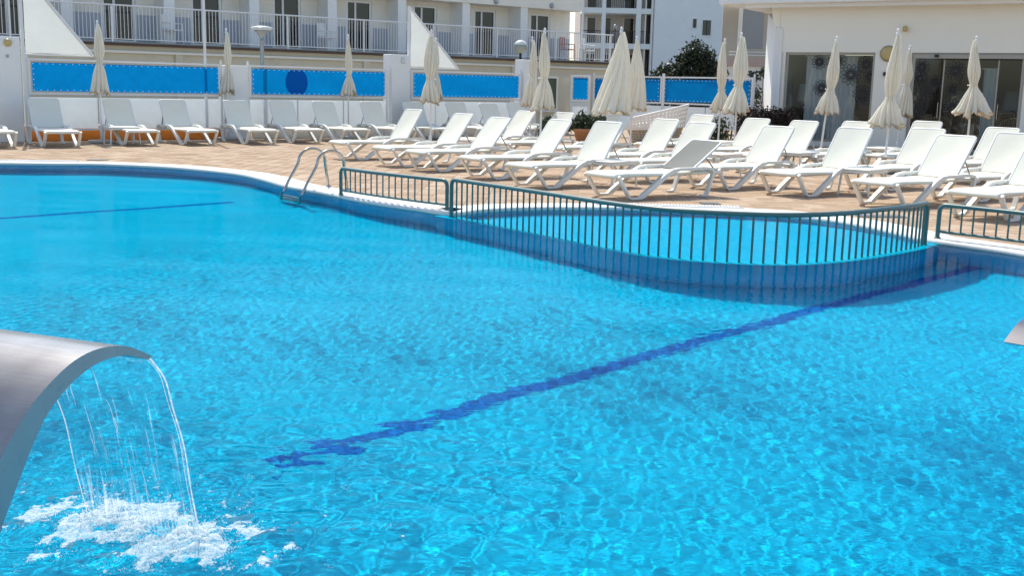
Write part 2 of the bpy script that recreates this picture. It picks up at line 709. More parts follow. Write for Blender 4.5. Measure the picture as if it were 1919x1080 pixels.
def tile_geo(x, y, z):
    ca, sa = math.cos(ang), math.sin(ang)
    pts = []
    for (s, zz) in ((h - b_, z), (h, z - .008)):
        for (a, c) in ((-s, -s), (s, -s), (s, s), (-s, s)):
            pts.append((x + a * ca - c * sa, y + a * sa + c * ca, zz))
    return pts, [(0, 1, 2, 3), (4, 5, 1, 0), (5, 6, 2, 1), (6, 7, 3, 2), (7, 4, 0, 3)]


tile_me = bpy.data.meshes.new('tile')
tp, tf = tile_geo(0, 0, 0)
tile_me.from_pydata(tp, [], tf)
tile_me.materials.append(M['tile'])
for x, y in view[:290]:
    o = link('tile', tile_me, None, deck, (x, y, rnd.uniform(-.001, .001)))
    o.rotation_euler = (rnd.uniform(-.003, .003), rnd.uniform(-.003, .003), 0)
mb = MB()
for p in cand:
    if p not in chosen:
        tp, tf = tile_geo(p[0], p[1], rnd.uniform(-.0012, .0012))
        mb.add(tp, tf)
me = bpy.data.meshes.new('far_tiles')
me.from_pydata(mb.v, [], mb.f)
stuff(link('far_tiles', me, M['tile'], deck))

# coping: rounded white edge round the water
prof = [(-.02, -.16), (-.02, -.02), (-.012, .004), (.02, .012), (COPW - .03, .012), (COPW, .008), (COPW, -.02)]
loops = [offset_loop(OUT2, d) for d, z in prof]
n = len(OUT2)
mb = MB()
pts = []
for L_, (d, z) in zip(loops, prof):
    pts += [(x, y, z) for x, y in L_]
fs = []
for k in range(len(prof) - 1):
    for i in range(n):
        j = (i + 1) % n
        fs.append((k * n + i, k * n + j, (k + 1) * n + j, (k + 1) * n + i))
mb.add(pts, fs, True)
structure(mb.build('pool_coping', M['coping']))

# pool shell
mb = MB()
w_in = [(x, y, -.1) for x, y in OUT2]
w_lo = [(x, y, FLOOR) for x, y in OUT2]
mb.add(w_in + w_lo, [(i, (i + 1) % n, n + (i + 1) % n, n + i) for i in range(n)], True)
pool_wall = structure(mb.build('pool_wall', M['mosaic_wall']))
pool_wall.cycles.is_caustics_receiver = True
mb = MB()
mb.add([(-14, 2, FLOOR), (6.5, 2, FLOOR), (6.5, 21, FLOOR), (-14, 21, FLOOR)], [(0, 1, 2, 3)])
pool_floor = structure(mb.build('pool_floor', M['mosaic']))
pool_floor.cycles.is_caustics_receiver = True


def lane(p, q, w):
    p, q = Vector(p), Vector(q)
    t = (q - p).normalized()
    s = Vector((-t.y, t.x)) * w / 2
    b = MB()
    b.add([(a.x, a.y, FLOOR + .004) for a in (p - s, q - s, q + s, p + s)], [(0, 1, 2, 3)])
    o = b.build('lane_marking', M['mosaic_navy'], pool_floor)
    o.cycles.is_caustics_receiver = True


lane((-1.22, 5.45), (4.8, 11.33), .15)
lane((-6.9, 12.3), (-3.85, 15.35), .14)

# wading pool behind the railing: shallow floor and curved dividing wall
RAILP = catmull([(-.73, 13.06, 0), (.21, 11.78, 0), (.80, 10.92, 0), (1.2, 10.44, 0), (1.64, 10.15, 0), (2.35, 10.03, 0),
                 (2.95, 10.25, 0), (3.55, 10.75, 0), (4.02, 11.22, 0), (4.27, 11.55, 0)], 10)
DIV = [Vector((-.86, 13.2, 0))] + RAILP + [Vector((4.42, 11.72, 0))]
mb = MB()
nd = len(DIV)
pts = []
for sd, zz in ((-.10, FLOOR), (-.10, -.075), (-.085, -.062), (.085, -.062), (.10, -.075), (.10, FLOOR)):
    for i, p in enumerate(DIV):
        t = (DIV[min(i + 1, nd - 1)] - DIV[max(i - 1, 0)]).normalized()
        nn = Vector((t.y, -t.x, 0))
        q = p + nn * (-sd)
        pts.append((q.x, q.y, zz))
fs = []
for k in range(5):
    for i in range(nd - 1):
        fs.append((k * nd + i, k * nd + i + 1, (k + 1) * nd + i + 1, (k + 1) * nd + i))
mb.add(pts, fs, True)
o = structure(mb.build('wading_pool_wall', M['mosaic_wall']))
o.cycles.is_caustics_receiver = True
kid = [p.to_2d() for p in DIV] + [Vector(p) for p in [(4.6, 12.6), (4.2, 13.6), (3.4, 14.3), (1.5, 14.6), (.2, 14.4), (-.6, 13.9)]]
mb = MB()
mb.add([(p.x, p.y, -.42) for p in kid], [tuple(range(len(kid)))])
o = structure(mb.build('wading_pool_floor', M['mosaic_pale']))
o.cycles.is_caustics_receiver = True

# water surface: real ripples
rng = np.random.default_rng(5)
gx = np.concatenate([np.arange(-13.4, -4.0, .03), np.arange(-4.0, 3.5, .0122), np.arange(3.5, 5.45, .024)])
gy = np.concatenate([np.arange(2.6, 8.0, .0122), np.arange(8.0, 12.0, .018), np.arange(12.0, 19.75, .028)])
GX, GY = np.meshgrid(gx, gy)
SPC = np.maximum(np.gradient(GX, axis=1), np.gradient(GY, axis=0))     # local mesh spacing


def smooth_field(scale, seed, n_=10):
    r = np.random.default_rng(seed)
    Z = np.zeros_like(GX)
    for _ in range(n_):
        th = r.uniform(0, 2 * np.pi)
        L = scale * r.uniform(.6, 1.8)
        Z += np.sin(2 * np.pi / L * (GX * np.cos(th) + GY * np.sin(th)) + r.uniform(0, 6.3))
    return Z / np.sqrt(n_ / 2)


SPL = (-1.22, 3.60)      # where the spout's water lands
R_ = np.hypot(GX - SPL[0], GY - SPL[1])
amp = np.clip(.95 + .15 * smooth_field(2.6, 2), .5, 1.4)
amp = amp * (1 - .35 * np.clip((GY - 9) / 9, 0, 1))
Z = np.zeros_like(GX)
for k in range(56):
    L = math.exp(rng.uniform(math.log(.044), math.log(.13)))
    th = rng.uniform(0, 2 * math.pi)
    A = .000146 * (L / .2) ** 1.0
    Z += np.clip(L / SPC - 2.2, 0, 1) * A * np.sin(2 * math.pi / L * (GX * math.cos(th) + GY * math.sin(th)) + rng.uniform(0, 6.28))
Z *= amp
for k in range(6):
    L = rng.uniform(.8, 1.8)
    th = rng.uniform(0, 2 * math.pi)
    Z += .0008 * np.sin(2 * math.pi / L * (GX * math.cos(th) + GY * math.sin(th)) + rng.uniform(0, 6.28))
Z += .006 * np.exp(-(R_ / .55) ** 2) * smooth_field(.16, 9, 12)
Z += .0030 * np.exp(-(R_ / 1.5) ** 2) * smooth_field(.24, 21, 14)
Z += .0016 * np.exp(-R_ / .9) * np.sin(2 * math.pi * R_ / .17)
pin = inside(GX, GY, OVER)
cell = pin[:-1, :-1] | pin[1:, 1:] | pin[:-1, 1:] | pin[1:, :-1]
idx = np.arange(GX.size).reshape(GX.shape)
F = np.stack([idx[:-1, :-1], idx[:-1, 1:], idx[1:, 1:], idx[1:, :-1]], -1)[cell]
used, inv = np.unique(F.ravel(), return_inverse=True)
co = np.stack([GX, GY, Z + WZ], -1).reshape(-1, 3)[used]
F = inv.reshape(-1, 4).astype(np.int32)
me = bpy.data.meshes.new('water')
me.vertices.add(len(co))
me.vertices.foreach_set('co', co.ravel())
me.loops.add(F.size)
me.loops.foreach_set('vertex_index', F.ravel())
me.polygons.add(len(F))
me.polygons.foreach_set('loop_start', np.arange(0, F.size, 4, dtype=np.int32))
me.polygons.foreach_set('loop_total', np.full(len(F), 4, np.int32))
me.update()
me.polygons.foreach_set('use_smooth', np.ones(len(F), bool))
water = structure(link('water', me, M['water']))
water.cycles.is_caustics_caster = True

# overflow grates set in the coping
for gi, (c, d, lab) in enumerate([((-8.6, 19.62), (.99, .13), 'pale slotted overflow grate in the white pool edge at far left'),
                                  ((2.0, 14.45), (1, -.02), 'pale slotted overflow grate behind the wading pool')]):
    t = thing('drain_grate', lab, 'grate', (c[0], c[1], .012), math.atan2(d[1], d[0]), 'overflow grates')
    mb = MB()
    mb.box((0, -.10, .006), (1.9, .02, .012)).box((0, .10, .006), (1.9, .02, .012))
    mb.build('grate_frame', M['white_paint'], t)
    mb = MB()
    for i in range(46):
        mb.box((-.93 + i * .0405, 0, .007), (.018, .18, .010))
    stuff(mb.build('slats', M['white_paint'], t))
for c, lab, s in [((-7.55, 20.35), 'small dark drain cover in the tiles by the left pool edge', .34),
                  ((2.62, 14.95), 'small dark drain cover in the tiles behind the wading pool', .26),
                  ((4.55, 13.85), 'wide dark drain cover in the tiles behind the railing end', .6)]:
    t = thing('drain_cover', lab, 'drain cover', (c[0], c[1], .002), .05)
    MB().box((0, 0, .002), (s, .22, .004)).build('cover_plate', M['dark_metal'], t)
    mb = MB()
    for i in range(7):
        mb.box((0, -.09 + .03 * i, .006), (s * .92, .012, .005))
    mb.build('grid', M['grey_metal'], t)


# ------------------------------------------------------------------ railings and ladder
def railing(name_label, path, ztop, zbot, zfoot, spacing, posts=(True, True), curve_r=.07, rbal=.010):
    t = thing('railing', name_label, 'railing', (path[0].x, path[0].y, 0), 0, 'green pool railings')
    o0 = Vector((path[0].x, path[0].y, 0))
    P = [p - o0 for p in path]
    d0 = (P[1] - P[0]).normalized()
    d1 = (P[-1] - P[-2]).normalized()
    top = [P[0] + Vector((0, 0, zfoot))]
    for a in range(6):
        an = a / 5 * math.pi / 2
        top.append(P[0] + d0 * curve_r * (1 - math.cos(an)) + Vector((0, 0, ztop - curve_r + curve_r * math.sin(an))))
    for p in P:
        if (p - P[0]).length > curve_r * 1.3 and (p - P[-1]).length > curve_r * 1.3:
            top.append(p + Vector((0, 0, ztop)))
    for a in range(6):
        an = (5 - a) / 5 * math.pi / 2
        top.append(P[-1] - d1 * curve_r * (1 - math.cos(an)) + Vector((0, 0, ztop - curve_r + curve_r * math.sin(an))))
    top.append(P[-1] + Vector((0, 0, zfoot)))
    MB().tube(top, .024, 10).build('top_rail', M['rail_green'], t)
    if zbot is not None:
        MB().tube([p + Vector((0, 0, zbot)) for p in P], .016, 8).build('bottom_rail', M['rail_green'], t)
    for p in (P[0], P[-1]):
        MB().lathe([(.036, 0), (.036, .012), (.024, .016)], 12).build('foot_plate', M['rail_green'], t, p + Vector((0, 0, zfoot)))
    zb = zbot if zbot is not None else zfoot
    bal = MB().tube([(0, 0, zb), (0, 0, ztop)], rbal, 6, cap=False).mesh('baluster')
    bal.materials.append(M['rail_green'])
    for p in resample(P, spacing)[1:]:
        if (p - P[-1]).length > spacing * .5:
            link('baluster', bal, None, t, p)
    return t


railing('short green railing with a bottom rail beside the pool ladder', catmull([(-2.31, 14.93, 0), (-1.86, 14.38, 0), (-1.25, 13.76, 0), (-.80, 13.36, 0)], 6),
        .365, .075, .012, .125)
railing('long curved green railing standing in the water before the wading pool', RAILP, .405, None, -.065, .108, rbal=.0115)
railing('green railing with a bottom rail at the right picture edge', catmull([(4.47, 11.74, 0), (5.06, 11.02, 0), (5.55, 10.1, 0)], 6),
        .365, .085, .012, .125)

# ladder
lad = thing('pool_ladder', 'stainless steel pool ladder with two arched handrails', 'ladder', (-2.92, 15.55, 0), 0)
ed = Vector((.62, -.78, 0))           # along the pool edge
inw = Vector((-.70, -.62, 0)).normalized()     # into the water
for s in (-.27, .27):
    b0 = ed * s
    path = [b0 - inw * .55 + Vector((0, 0, .01)), b0 - inw * .50 + Vector((0, 0, .33))]
    for a in range(1, 10):
        an = a / 10 * math.pi
        path.append(b0 - inw * (.28 + .22 * math.cos(an)) + Vector((0, 0, .36 + .20 * math.sin(an))))
    path += [b0 - inw * .04 + Vector((0, 0, .33)), b0 + inw * .16 + Vector((0, 0, .0)), b0 + inw * .22 + Vector((0, 0, -.3)),
             b0 + inw * .22 + Vector((0, 0, -1.1))]
    MB().tube(catmull(path, 3), .021, 10).build('handrail', M['steel'], lad).cycles.is_caustics_receiver = True
    MB().lathe([(.045, 0), (.045, .012), (.022, .03)], 14).build('floor_flange', M['steel'], lad, b0 - inw * .55 + Vector((0, 0, .002)))
for z in (-.42, -.68, -.94):
    c = inw * .21
    mb = MB().box((c.x, c.y, z), (.54, .08, .03), Matrix.Rotation(math.atan2(ed.y, ed.x), 3, 'Z'), .008)
    mb.build('step', M['steel'], lad).cycles.is_caustics_receiver = True

# ------------------------------------------------------------------ sun loungers
def lounger_meshes():
    D = {}
    side = [(.05, .325), (.085, .27), (.25, .035), (.285, .016), (.43, .016), (.49, .045), (.90, .315), (1.02, .372), (1.14, .395),
            (1.66, .398), (1.76, .385), (1.795, .34), (1.69, .045), (1.66, .016), (1.57, .016)]
    th = [.040, .032, .028, .026, .026, .062, .066, .058, .042, .038, .038, .038, .034, .026, .026]
    D['side_frame'] = MB().ribbon(side, th, -.031, .031).mesh('side_frame')
    mb = MB()
    mb.tube([(.03, 0, .318), (.6, 0, .326), (1.2, 0, .335), (1.95, 0, .335)], .022, 8)
    D['seat_rail'] = mb.mesh('seat_rail')
    # seat: a sling surface with a rolled foot end
    xs = [0, .008, .03, .07, .24, .48, .72, .96, 1.2, 1.41]
    zs = [.318, .337, .350, .357, .362, .358, .352, .352, .357, .362]
    ys = [-.335, -.328, -.30, -.15, 0, .15, .30, .328, .335]
    dz = [-.030, -.010, 0, -.004, -.006, -.004, 0, -.010, -.030]
    pts, fs = [], []
    for x, z in zip(xs, zs):
        for y, d in zip(ys, dz):
            pts.append((x, y, z + d))
    for x, z in zip(xs, zs):
        for y, d in zip(ys, dz):
            pts.append((x + (.008 if x < .05 else 0), y * .985, z + min(d, -.004) * .4 - .030))
    nx, ny = len(xs), len(ys)
    o2 = nx * ny
    for i in range(nx - 1):
        for j in range(ny - 1):
            a = i * ny + j
            fs += [(a, a + 1, a + ny + 1, a + ny), (o2 + a, o2 + a + ny, o2 + a + ny + 1, o2 + a + 1)]
    for i in range(nx - 1):
        for j in (0, ny - 1):
            a = i * ny + j
            fs.append((a, a + ny, o2 + a + ny, o2 + a))
    for j in range(ny - 1):
        for i in (0, nx - 1):
            a = i * ny + j
            fs.append((a, a + 1, o2 + a + 1, o2 + a))
    D['seat'] = MB().add(pts, fs, True).mesh('seat')
    # backrest lies along +x from the hinge, tilted by its object rotation
    L = .71
    pts, fs = [], []
    nx, ny = 8, 7
    for s in (0, 1):
        for i in range(nx):
            for j in range(ny):
                x = L * i / (nx - 1)
                y = -.30 + .60 * j / (ny - 1)
                sag = -.022 * math.sin(math.pi * j / (ny - 1)) * math.sin(math.pi * min(1, i / (nx - 1) * 1.0))
                pts.append((x, y, sag + .012 - s * .008))
    o2 = nx * ny
    for i in range(nx - 1):
        for j in range(ny - 1):
            a = i * ny + j
            fs += [(a, a + 1, a + ny + 1, a + ny), (o2 + a, o2 + a + ny, o2 + a + ny + 1, o2 + a + 1)]
    D['backrest'] = MB().add(pts, fs, True).mesh('backrest')
    r = .05
    loop = [(0, -.31, 0), (L - r, -.31, 0), (L - r * .3, -.31 + r * .3, 0), (L, -.31 + r, 0), (L, .31 - r, 0), (L - r * .3, .31 - r * .3, 0), (L - r, .31, 0), (0, .31, 0)]
    D['backrest_frame'] = MB().tube(loop, .018, 8).mesh('backrest_frame')
    D['crossbar'] = MB().box((0, 0, 0), (.05, .60, .035), None, .008).mesh('crossbar')
    for k, m in D.items():
        m.materials.append(M['sling'] if k in ('seat', 'backrest') else M['resin'])
    return D


LD = lounger_meshes()
STAY = {}


def stay_mesh(beta):
    key = round(beta)
    if key not in STAY:
        b = rad(key)
        px, pz = 1.40 + .38 * math.cos(b), .36 + .38 * math.sin(b) - .03
        qx = min(px + .20, 1.92)
        mb = MB()
        for s in (-.27, .27):
            mb.tube([(px, s, pz), (qx, s, .345)], .011, 6)
        mb.tube([(qx, -.29, .345), (qx, .29, .345)], .011, 6)
        me_ = mb.mesh('back_stay')
        me_.materials.append(M['grey_metal'])
        STAY[key] = me_
    return STAY[key]


def lounger(x, y, head, beta, label, group):
    """x, y: ground point under the foot end; head: degrees right of straight ahead that the head end points to"""
    t = thing('sun_lounger', label, 'sun lounger', (x, y, .006), rad(90 - head), group)
    for s in (-.345, .345):
        link('side_frame', LD['side_frame'], None, t, (0, s, 0))
        link('seat_rail', LD['seat_rail'], None, t, (0, s * .88, 0))
    link('seat', LD['seat'], None, t)
    for xx, zz in ((.32, .30), (1.05, .31), (1.74, .34)):
        link('crossbar', LD['crossbar'], None, t, (xx, 0, zz))
    b = link('backrest', LD['backrest'], None, t, (1.40, 0, .36))
    b.rotation_euler = (0, -rad(beta), 0)
    link('backrest_frame', LD['backrest_frame'], None, b)
    link('back_stay', stay_mesh(beta), None, t)
    return t


# back row along the fence (feet toward the pool)
q0 = Vector((-9.45, 23.55))
s_row = [-1.25, 0, 1.75, 3.08, 4.52, 5.80, 7.05, 8.40, 9.72, 11.1, 12.3, 13.35]
for i, s in enumerate(s_row):
    p = q0 + FU * s
    p = p + FN * (.0 + .10 * math.sin(i * 2.1))
    lab = '%s sun lounger from the left in the long row along the blue-bannered fence, back raised' % ORD[i]
    lounger(p.x, p.y, -37 + 2.5 * math.sin(i * 1.7), 60 + 2.0 * math.sin(i * 3.1), lab, 'loungers along the fence')

front = [(-3.47, 21.9, 52, 54), (-2.43, 20.35, 52, 53), (-1.73, 19.4, 53, 54), (-.74, 18.1, 54, 52), (.05, 16.64, 54, 54),
         (1.15, 15.27, 54, 38), (2.80, 17.1, 53, 54), (3.80, 16.3, 53, 54), (4.76, 14.95, 54, 55), (5.55, 13.6, 53, 54)]
for i, (x, y, a, b) in enumerate(front):
    lab = '%s white sun lounger from the left in the front row facing the pool railing' % ORD[i]
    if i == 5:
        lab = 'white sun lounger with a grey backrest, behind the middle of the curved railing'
    if i == 9:
        lab = 'nearest white sun lounger, cut off by the right picture edge behind the railing'
    t = lounger(x, y, a + 1.8 * math.sin(i * 2.7), b + 4.0 * math.sin(i * 1.9 + 1), lab, 'loungers facing the pool')
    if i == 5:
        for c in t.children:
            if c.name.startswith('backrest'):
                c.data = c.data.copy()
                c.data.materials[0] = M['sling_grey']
mid = [(-1.18, 24.1, 51, 53, 'white sun lounger behind the front row, just left of the paired parasols'),
       (-.37, 23.1, 51, 54, 'white sun lounger just in front of the terracotta planter'),
       (.66, 21.7, 52, 53, 'white sun lounger left of the big open-hanging parasol, behind the front row'),
       (1.33, 19.5, 52, 55, 'white sun lounger right of the big open-hanging parasol in the second row'),
       (1.74, 18.1, 52, 54, 'white sun lounger partly hidden behind the one with the grey backrest'),
       (2.75, 23.9, 50, 54, 'white sun lounger beside the white wicker daybed'),
       (3.58, 22.1, 50, 53, 'white sun lounger in front of the dark hedge'),
       (4.2, 20.7, 50, 54, 'white sun lounger in front of the flower-printed window, left of the leaning parasol'),
       (5.3, 21.1, 51, 54, 'white sun lounger right of the leaning parasol, below the flower-printed window'),
       (6.85, 21.5, 51, 58, 'white sun lounger nearest the left end of the glass doors'),
       (5.4, 17.6, 52, 54, 'white sun lounger in the second row left of the rightmost parasol'),
       (7.4, 19.4, 52, 53, 'white sun lounger right of the rightmost parasol'),
       (6.2, 16.1, 52, 55, 'white sun lounger behind the nearest one, cut off by the right picture edge')]
for x, y, a, b, lab in mid:
    lounger(x, y, a, b, lab, 'loungers behind the front row')

# ------------------------------------------------------------------ side tables
def side_table(x, y, rz, label, w=.66, d=.52, hgt=.40):
    t = thing('side_table', label, 'side table', (x, y, .006), rz, 'white side tables')
    MB().box((0, 0, hgt - .014), (w, d, .028), None, .010).build('table_top', M['resin'], t)
    mb = MB()
    for s in (-1, 1):
        mb.box((0, s * (d / 2 - .03), hgt - .047), (w - .08, .02, .036)).box((s * (w / 2 - .03), 0, hgt - .047), (.02, d - .10, .036))
    mb.build('apron', M['resin'], t)
    for sx in (-1, 1):
        for sy in (-1, 1):
            MB().tube([(sx * (w / 2 - .05), sy * (d / 2 - .05), hgt - .03), (sx * (w / 2 - .02), sy * (d / 2 - .02), 0)], [.020, .015], 8).build('leg', M['resin'], t)


side_table(5.20, 16.75, rad(48), 'white side table at the pole of the tall parasol, between two front loungers')
side_table(1.50, 17.25, rad(48), 'white side table behind the lounger with the grey backrest')
side_table(3.62, 19.85, rad(48), 'white side table round the pole in front of the dark hedge')
side_table(4.55, 24.7, rad(48), 'white side table farthest back, between the dark hedge and the wicker daybed')
side_table(7.60, 23.4, rad(48), 'white side table near the pillar between window and glass doors')
side_table(5.25, 21.0, rad(48), 'white side table at the foot of the leaning parasol')
side_table(-8.75, 25.1, rad(38), 'white side table at the leftmost parasol by the orange wall', .7, .5)

# ------------------------------------------------------------------ closed parasols
def parasol(x, y, label, seed, hgt=2.72, lean=(0, 0), tie=.46, fl=.17, body=.095, cl=1.5, plump=0.0, slab=True):
    t = thing('closed_parasol', label, 'parasol', (x, y, .006), seed * 1.3, 'closed cream parasols')
    rz = seed * 1.3
    # lean given in world axes (x right, y away)
    lx, ly = lean
    t.rotation_euler = (Matrix.Rotation(rad(lx), 4, 'Y') @ Matrix.Rotation(rad(-ly), 4, 'X') @ Matrix.Rotation(rz, 4, 'Z')).to_euler()
    r = random.Random(seed)
    MB().tube([(0, 0, .03), (0, 0, hgt - .1)], .021, 10).build('pole', M['white_paint'], t)
    MB().lathe([(.02, -.03), (.034, -.02), (.036, .01), (.022, .025), (.014, .035), (.026, .05), (.030, .07), (.020, .09), (.004, .10)], 12).build('finial', M['white_paint'], t, (0, 0, hgt - .10))
    nf, na, nz = 11, 110, 34
    z1, z0 = hgt - .10, hgt - .10 - cl
    ph = [r.uniform(0, 6.28) for _ in range(6)]
    k1 = [r.uniform(.45, 1.5) for _ in range(nf)]
    drop = [r.uniform(-.10, .08) for _ in range(nf)]
    pts, fs = [], []
    for i in range(nz + 1):
        s = i / nz                                    # 0 top, 1 bottom
        if plump:
            R = .030 + (body * 1.9 - .02) * s ** .85 + fl * .12 * s * s
            dp = .26 + .08 * s
        else:
            up_ = .030 + body * min(1, s / .38) ** .75
            up_ *= 1 - .42 * math.exp(-((s - (1 - tie)) / .10) ** 2)
            R = up_ + max(0, (s - (1 - tie)) / tie) ** 1.25 * (fl - body * .75)
            dp = .42 + .06 * s
        for j in range(na):
            a = 2 * math.pi * j / na
            f = a / (2 * math.pi) * nf + .35 * math.sin(s * 4 + ph[0])
            q = k1[int(f) % nf] * .5 + k1[(int(f) + 1) % nf] * .5
            cr = abs(math.sin(math.pi * f)) ** .7
            rr = R * (1 - dp * (1 - cr)) * (.86 + .14 * q) * (1 + .13 * math.sin(a * 2 + ph[1] + s * 3) + .08 * math.sin(a * 3 + ph[2] - 2 * s) + .05 * math.sin(a + ph[5]))
            zz = z1 - cl * s
            if s > .9:
                zz += (s - .9) * 10 * (.035 * math.sin(math.pi * 2 * f) + drop[int(f) % nf] * .6)
            ox = .030 * math.sin(s * 3.1 + ph[3])
            oy = .030 * math.sin(s * 2.7 + ph[4])
            pts.append((rr * math.cos(a) + ox, rr * math.sin(a) + oy, zz))
    for i in range(nz):
        for j in range(na):
            fs.append((i * na + j, i * na + (j + 1) % na, (i + 1) * na + (j + 1) % na, (i + 1) * na + j))
    # inner skirt so the cloth has an underside
    base = len(pts)
    for j in range(na):
        p = pts[nz * na + j]
        pts.append((p[0] * .35, p[1] * .35, p[2] + .16))
    for j in range(na):
        fs.append((nz * na + j, nz * na + (j + 1) % na, base + (j + 1) % na, base + j))
    c = MB().add(pts, fs, True).build('canopy', M['canvas'], t)
    hem = []
    for j in range(na):
        p = pts[nz * na + j]
        hem.append((p[0] * 1.01, p[1] * 1.01, p[2] + .006))
    MB().tube(hem, .006, 5, closed=True).build('hem', M['canvas_edge'], c)
    if not plump:
        zt = z1 - cl * (1 - tie)
        R = .030 + body * .62
        MB().tube([(R * math.cos(a * .2618) , R * math.sin(a * .2618), zt + .006 * math.sin(a)) for a in range(24)], .008, 5, closed=True).build('tie_strap', M['canvas'], c)
    if slab:
        MB().box((0, 0, .03), (.46, .46, .06), None, .012).build('base_slab', M['concrete'], t)
        MB().lathe([(.034, 0), (.034, .22), (.026, .23)], 12).build('base_socket', M['white_paint'], t, (0, 0, .06))
    return t


PAR = [(-9.38, 25.6, 'leftmost closed parasol, cream canvas, in front of the big left blue banner', dict()),
       (-7.17, 28.2, 'slim closed parasol in front of the pillar between the two left banners', dict(fl=.15, body=.08, cl=1.45, tie=.40)),
       (-4.45, 30.1, 'slim closed parasol in front of the banner with the dark oval', dict(fl=.16, body=.075, cl=1.45, tie=.34)),
       (-1.98, 26.35, 'wide closed parasol in front of the right triangular screen, nearer of the pair', dict(fl=.19, body=.12, cl=1.55, tie=.34)),
       (-2.2, 31.0, 'slim closed parasol half hidden behind the wide one at the triangular screen', dict(fl=.15, body=.085, cl=1.5)),
       (.37, 28.78, 'closed parasol half hidden behind its taller neighbour by the globe lamp', dict(fl=.17, body=.10, cl=1.6)),
       (.53, 24.48, 'tall striped-looking closed parasol just right of the globe lamp', dict(fl=.19, body=.105, cl=1.6, tie=.40, lean=(1.0, 0))),
       (1.98, 23.3, 'biggest closed parasol, hanging loose as a wide cone in the middle', dict(plump=1, fl=.28, body=.215, cl=1.66, lean=(2.6, 0))),
       (2.78, 27.4, 'closed parasol half hidden behind the biggest loose one', dict(plump=1, fl=.2, body=.14, cl=1.6, lean=(1.5, 0))),
       (4.93, 27.5, 'slim closed parasol behind the flared one, against the right blue banner', dict(fl=.19, body=.10, cl=1.6, tie=.30, lean=(.8, 0))),
       (4.72, 24.38, 'closed parasol with a widely flared hem in front of the dark hedge', dict(fl=.27, body=.115, cl=1.58, tie=.36, lean=(.6, 0))),
       (6.75, 25.0, 'leaning closed parasol in front of the flower-printed window', dict(fl=.19, body=.10, cl=1.55, tie=.32, lean=(4.2, 0))),
       (7.12, 21.7, 'tall closed parasol with long hanging panel before the pillar with the amber lamp', dict(fl=.24, body=.12, cl=1.72, tie=.30, lean=(1.2, 0))),
       (9.75, 28.9, 'slim closed parasol behind the tall one at the left edge of the glass doors', dict(fl=.17, body=.10, cl=1.65, lean=(3.0, 0))),
       (9.5, 23.76, 'rightmost closed parasol with a widely flared skirt in front of the glass doors', dict(fl=.31, body=.11, cl=1.52, tie=.40, lean=(-.2, 0)))]
for i, (x, y, lab, kw) in enumerate(PAR):
    parasol(x, y, lab, i + 3, **kw)

# ------------------------------------------------------------------ poolside fence with blue banners
FRZ = math.atan2(FU.y, FU.x)


def fence_xyz(s, off):
    return (FA.x + FU.x * s - FN.x * off, FA.y + FU.y * s - FN.y * off)


def rect_frame(mb, x0, x1, z0, z1, r, y=0.0):
    """rectangular tube frame, members butted end to end"""
    mb.box(((x0 + x1) / 2, y, z1 - r), (x1 - x0, 2 * r, 2 * r)).box(((x0 + x1) / 2, y, z0 + r), (x1 - x0, 2 * r, 2 * r))
    for x in (x0 + r, x1 - r):
        mb.box((x, y, (z0 + z1) / 2), (2 * r, 2 * r, z1 - z0 - 4 * r))
    return mb


def cloth_sheet(x0, x1, z0, z1, y, seed, amp=.012, nx=40, nz=8):
    r = random.Random(seed)
    ph = [r.uniform(0, 6.28) for _ in range(5)]
    pts, fs = [], []
    for i in range(nx + 1):
        for j in range(nz + 1):
            u, w = i / nx, j / nz
            e = max(0, math.sin(math.pi * w)) ** .8 * max(0, math.sin(math.pi * u)) ** .4
            yy = y + amp * e * (math.sin(u * 9 + ph[0] + w) + .6 * math.sin(u * 23 + ph[1] - 2 * w) + .5 * math.sin(w * 5 + ph[2] + u * 5))
            pts.append((x0 + (x1 - x0) * u, yy, z0 + (z1 - z0) * w))
    for i in range(nx):
        for j in range(nz):
            a = i * (nz + 1) + j
            fs.append((a, a + nz + 1, a + nz + 2, a + 1))
    return MB().add(pts, fs, True)


def grommets(x0, x1, z0, z1, y, step=.14):
    mb = MB()

    def dot(x, z):
        mb.box((x, y, z), (.022, .008, .018))
    k = max(2, int((x1 - x0) / step))
    for i in range(k + 1):
        x = x0 + (x1 - x0) * i / k
        dot(x, z0)
        dot(x, z1)
    for j in range(1, 5):
        z = z0 + (z1 - z0) * j / 5
        dot(x0, z)
        dot(x1, z)
    return mb


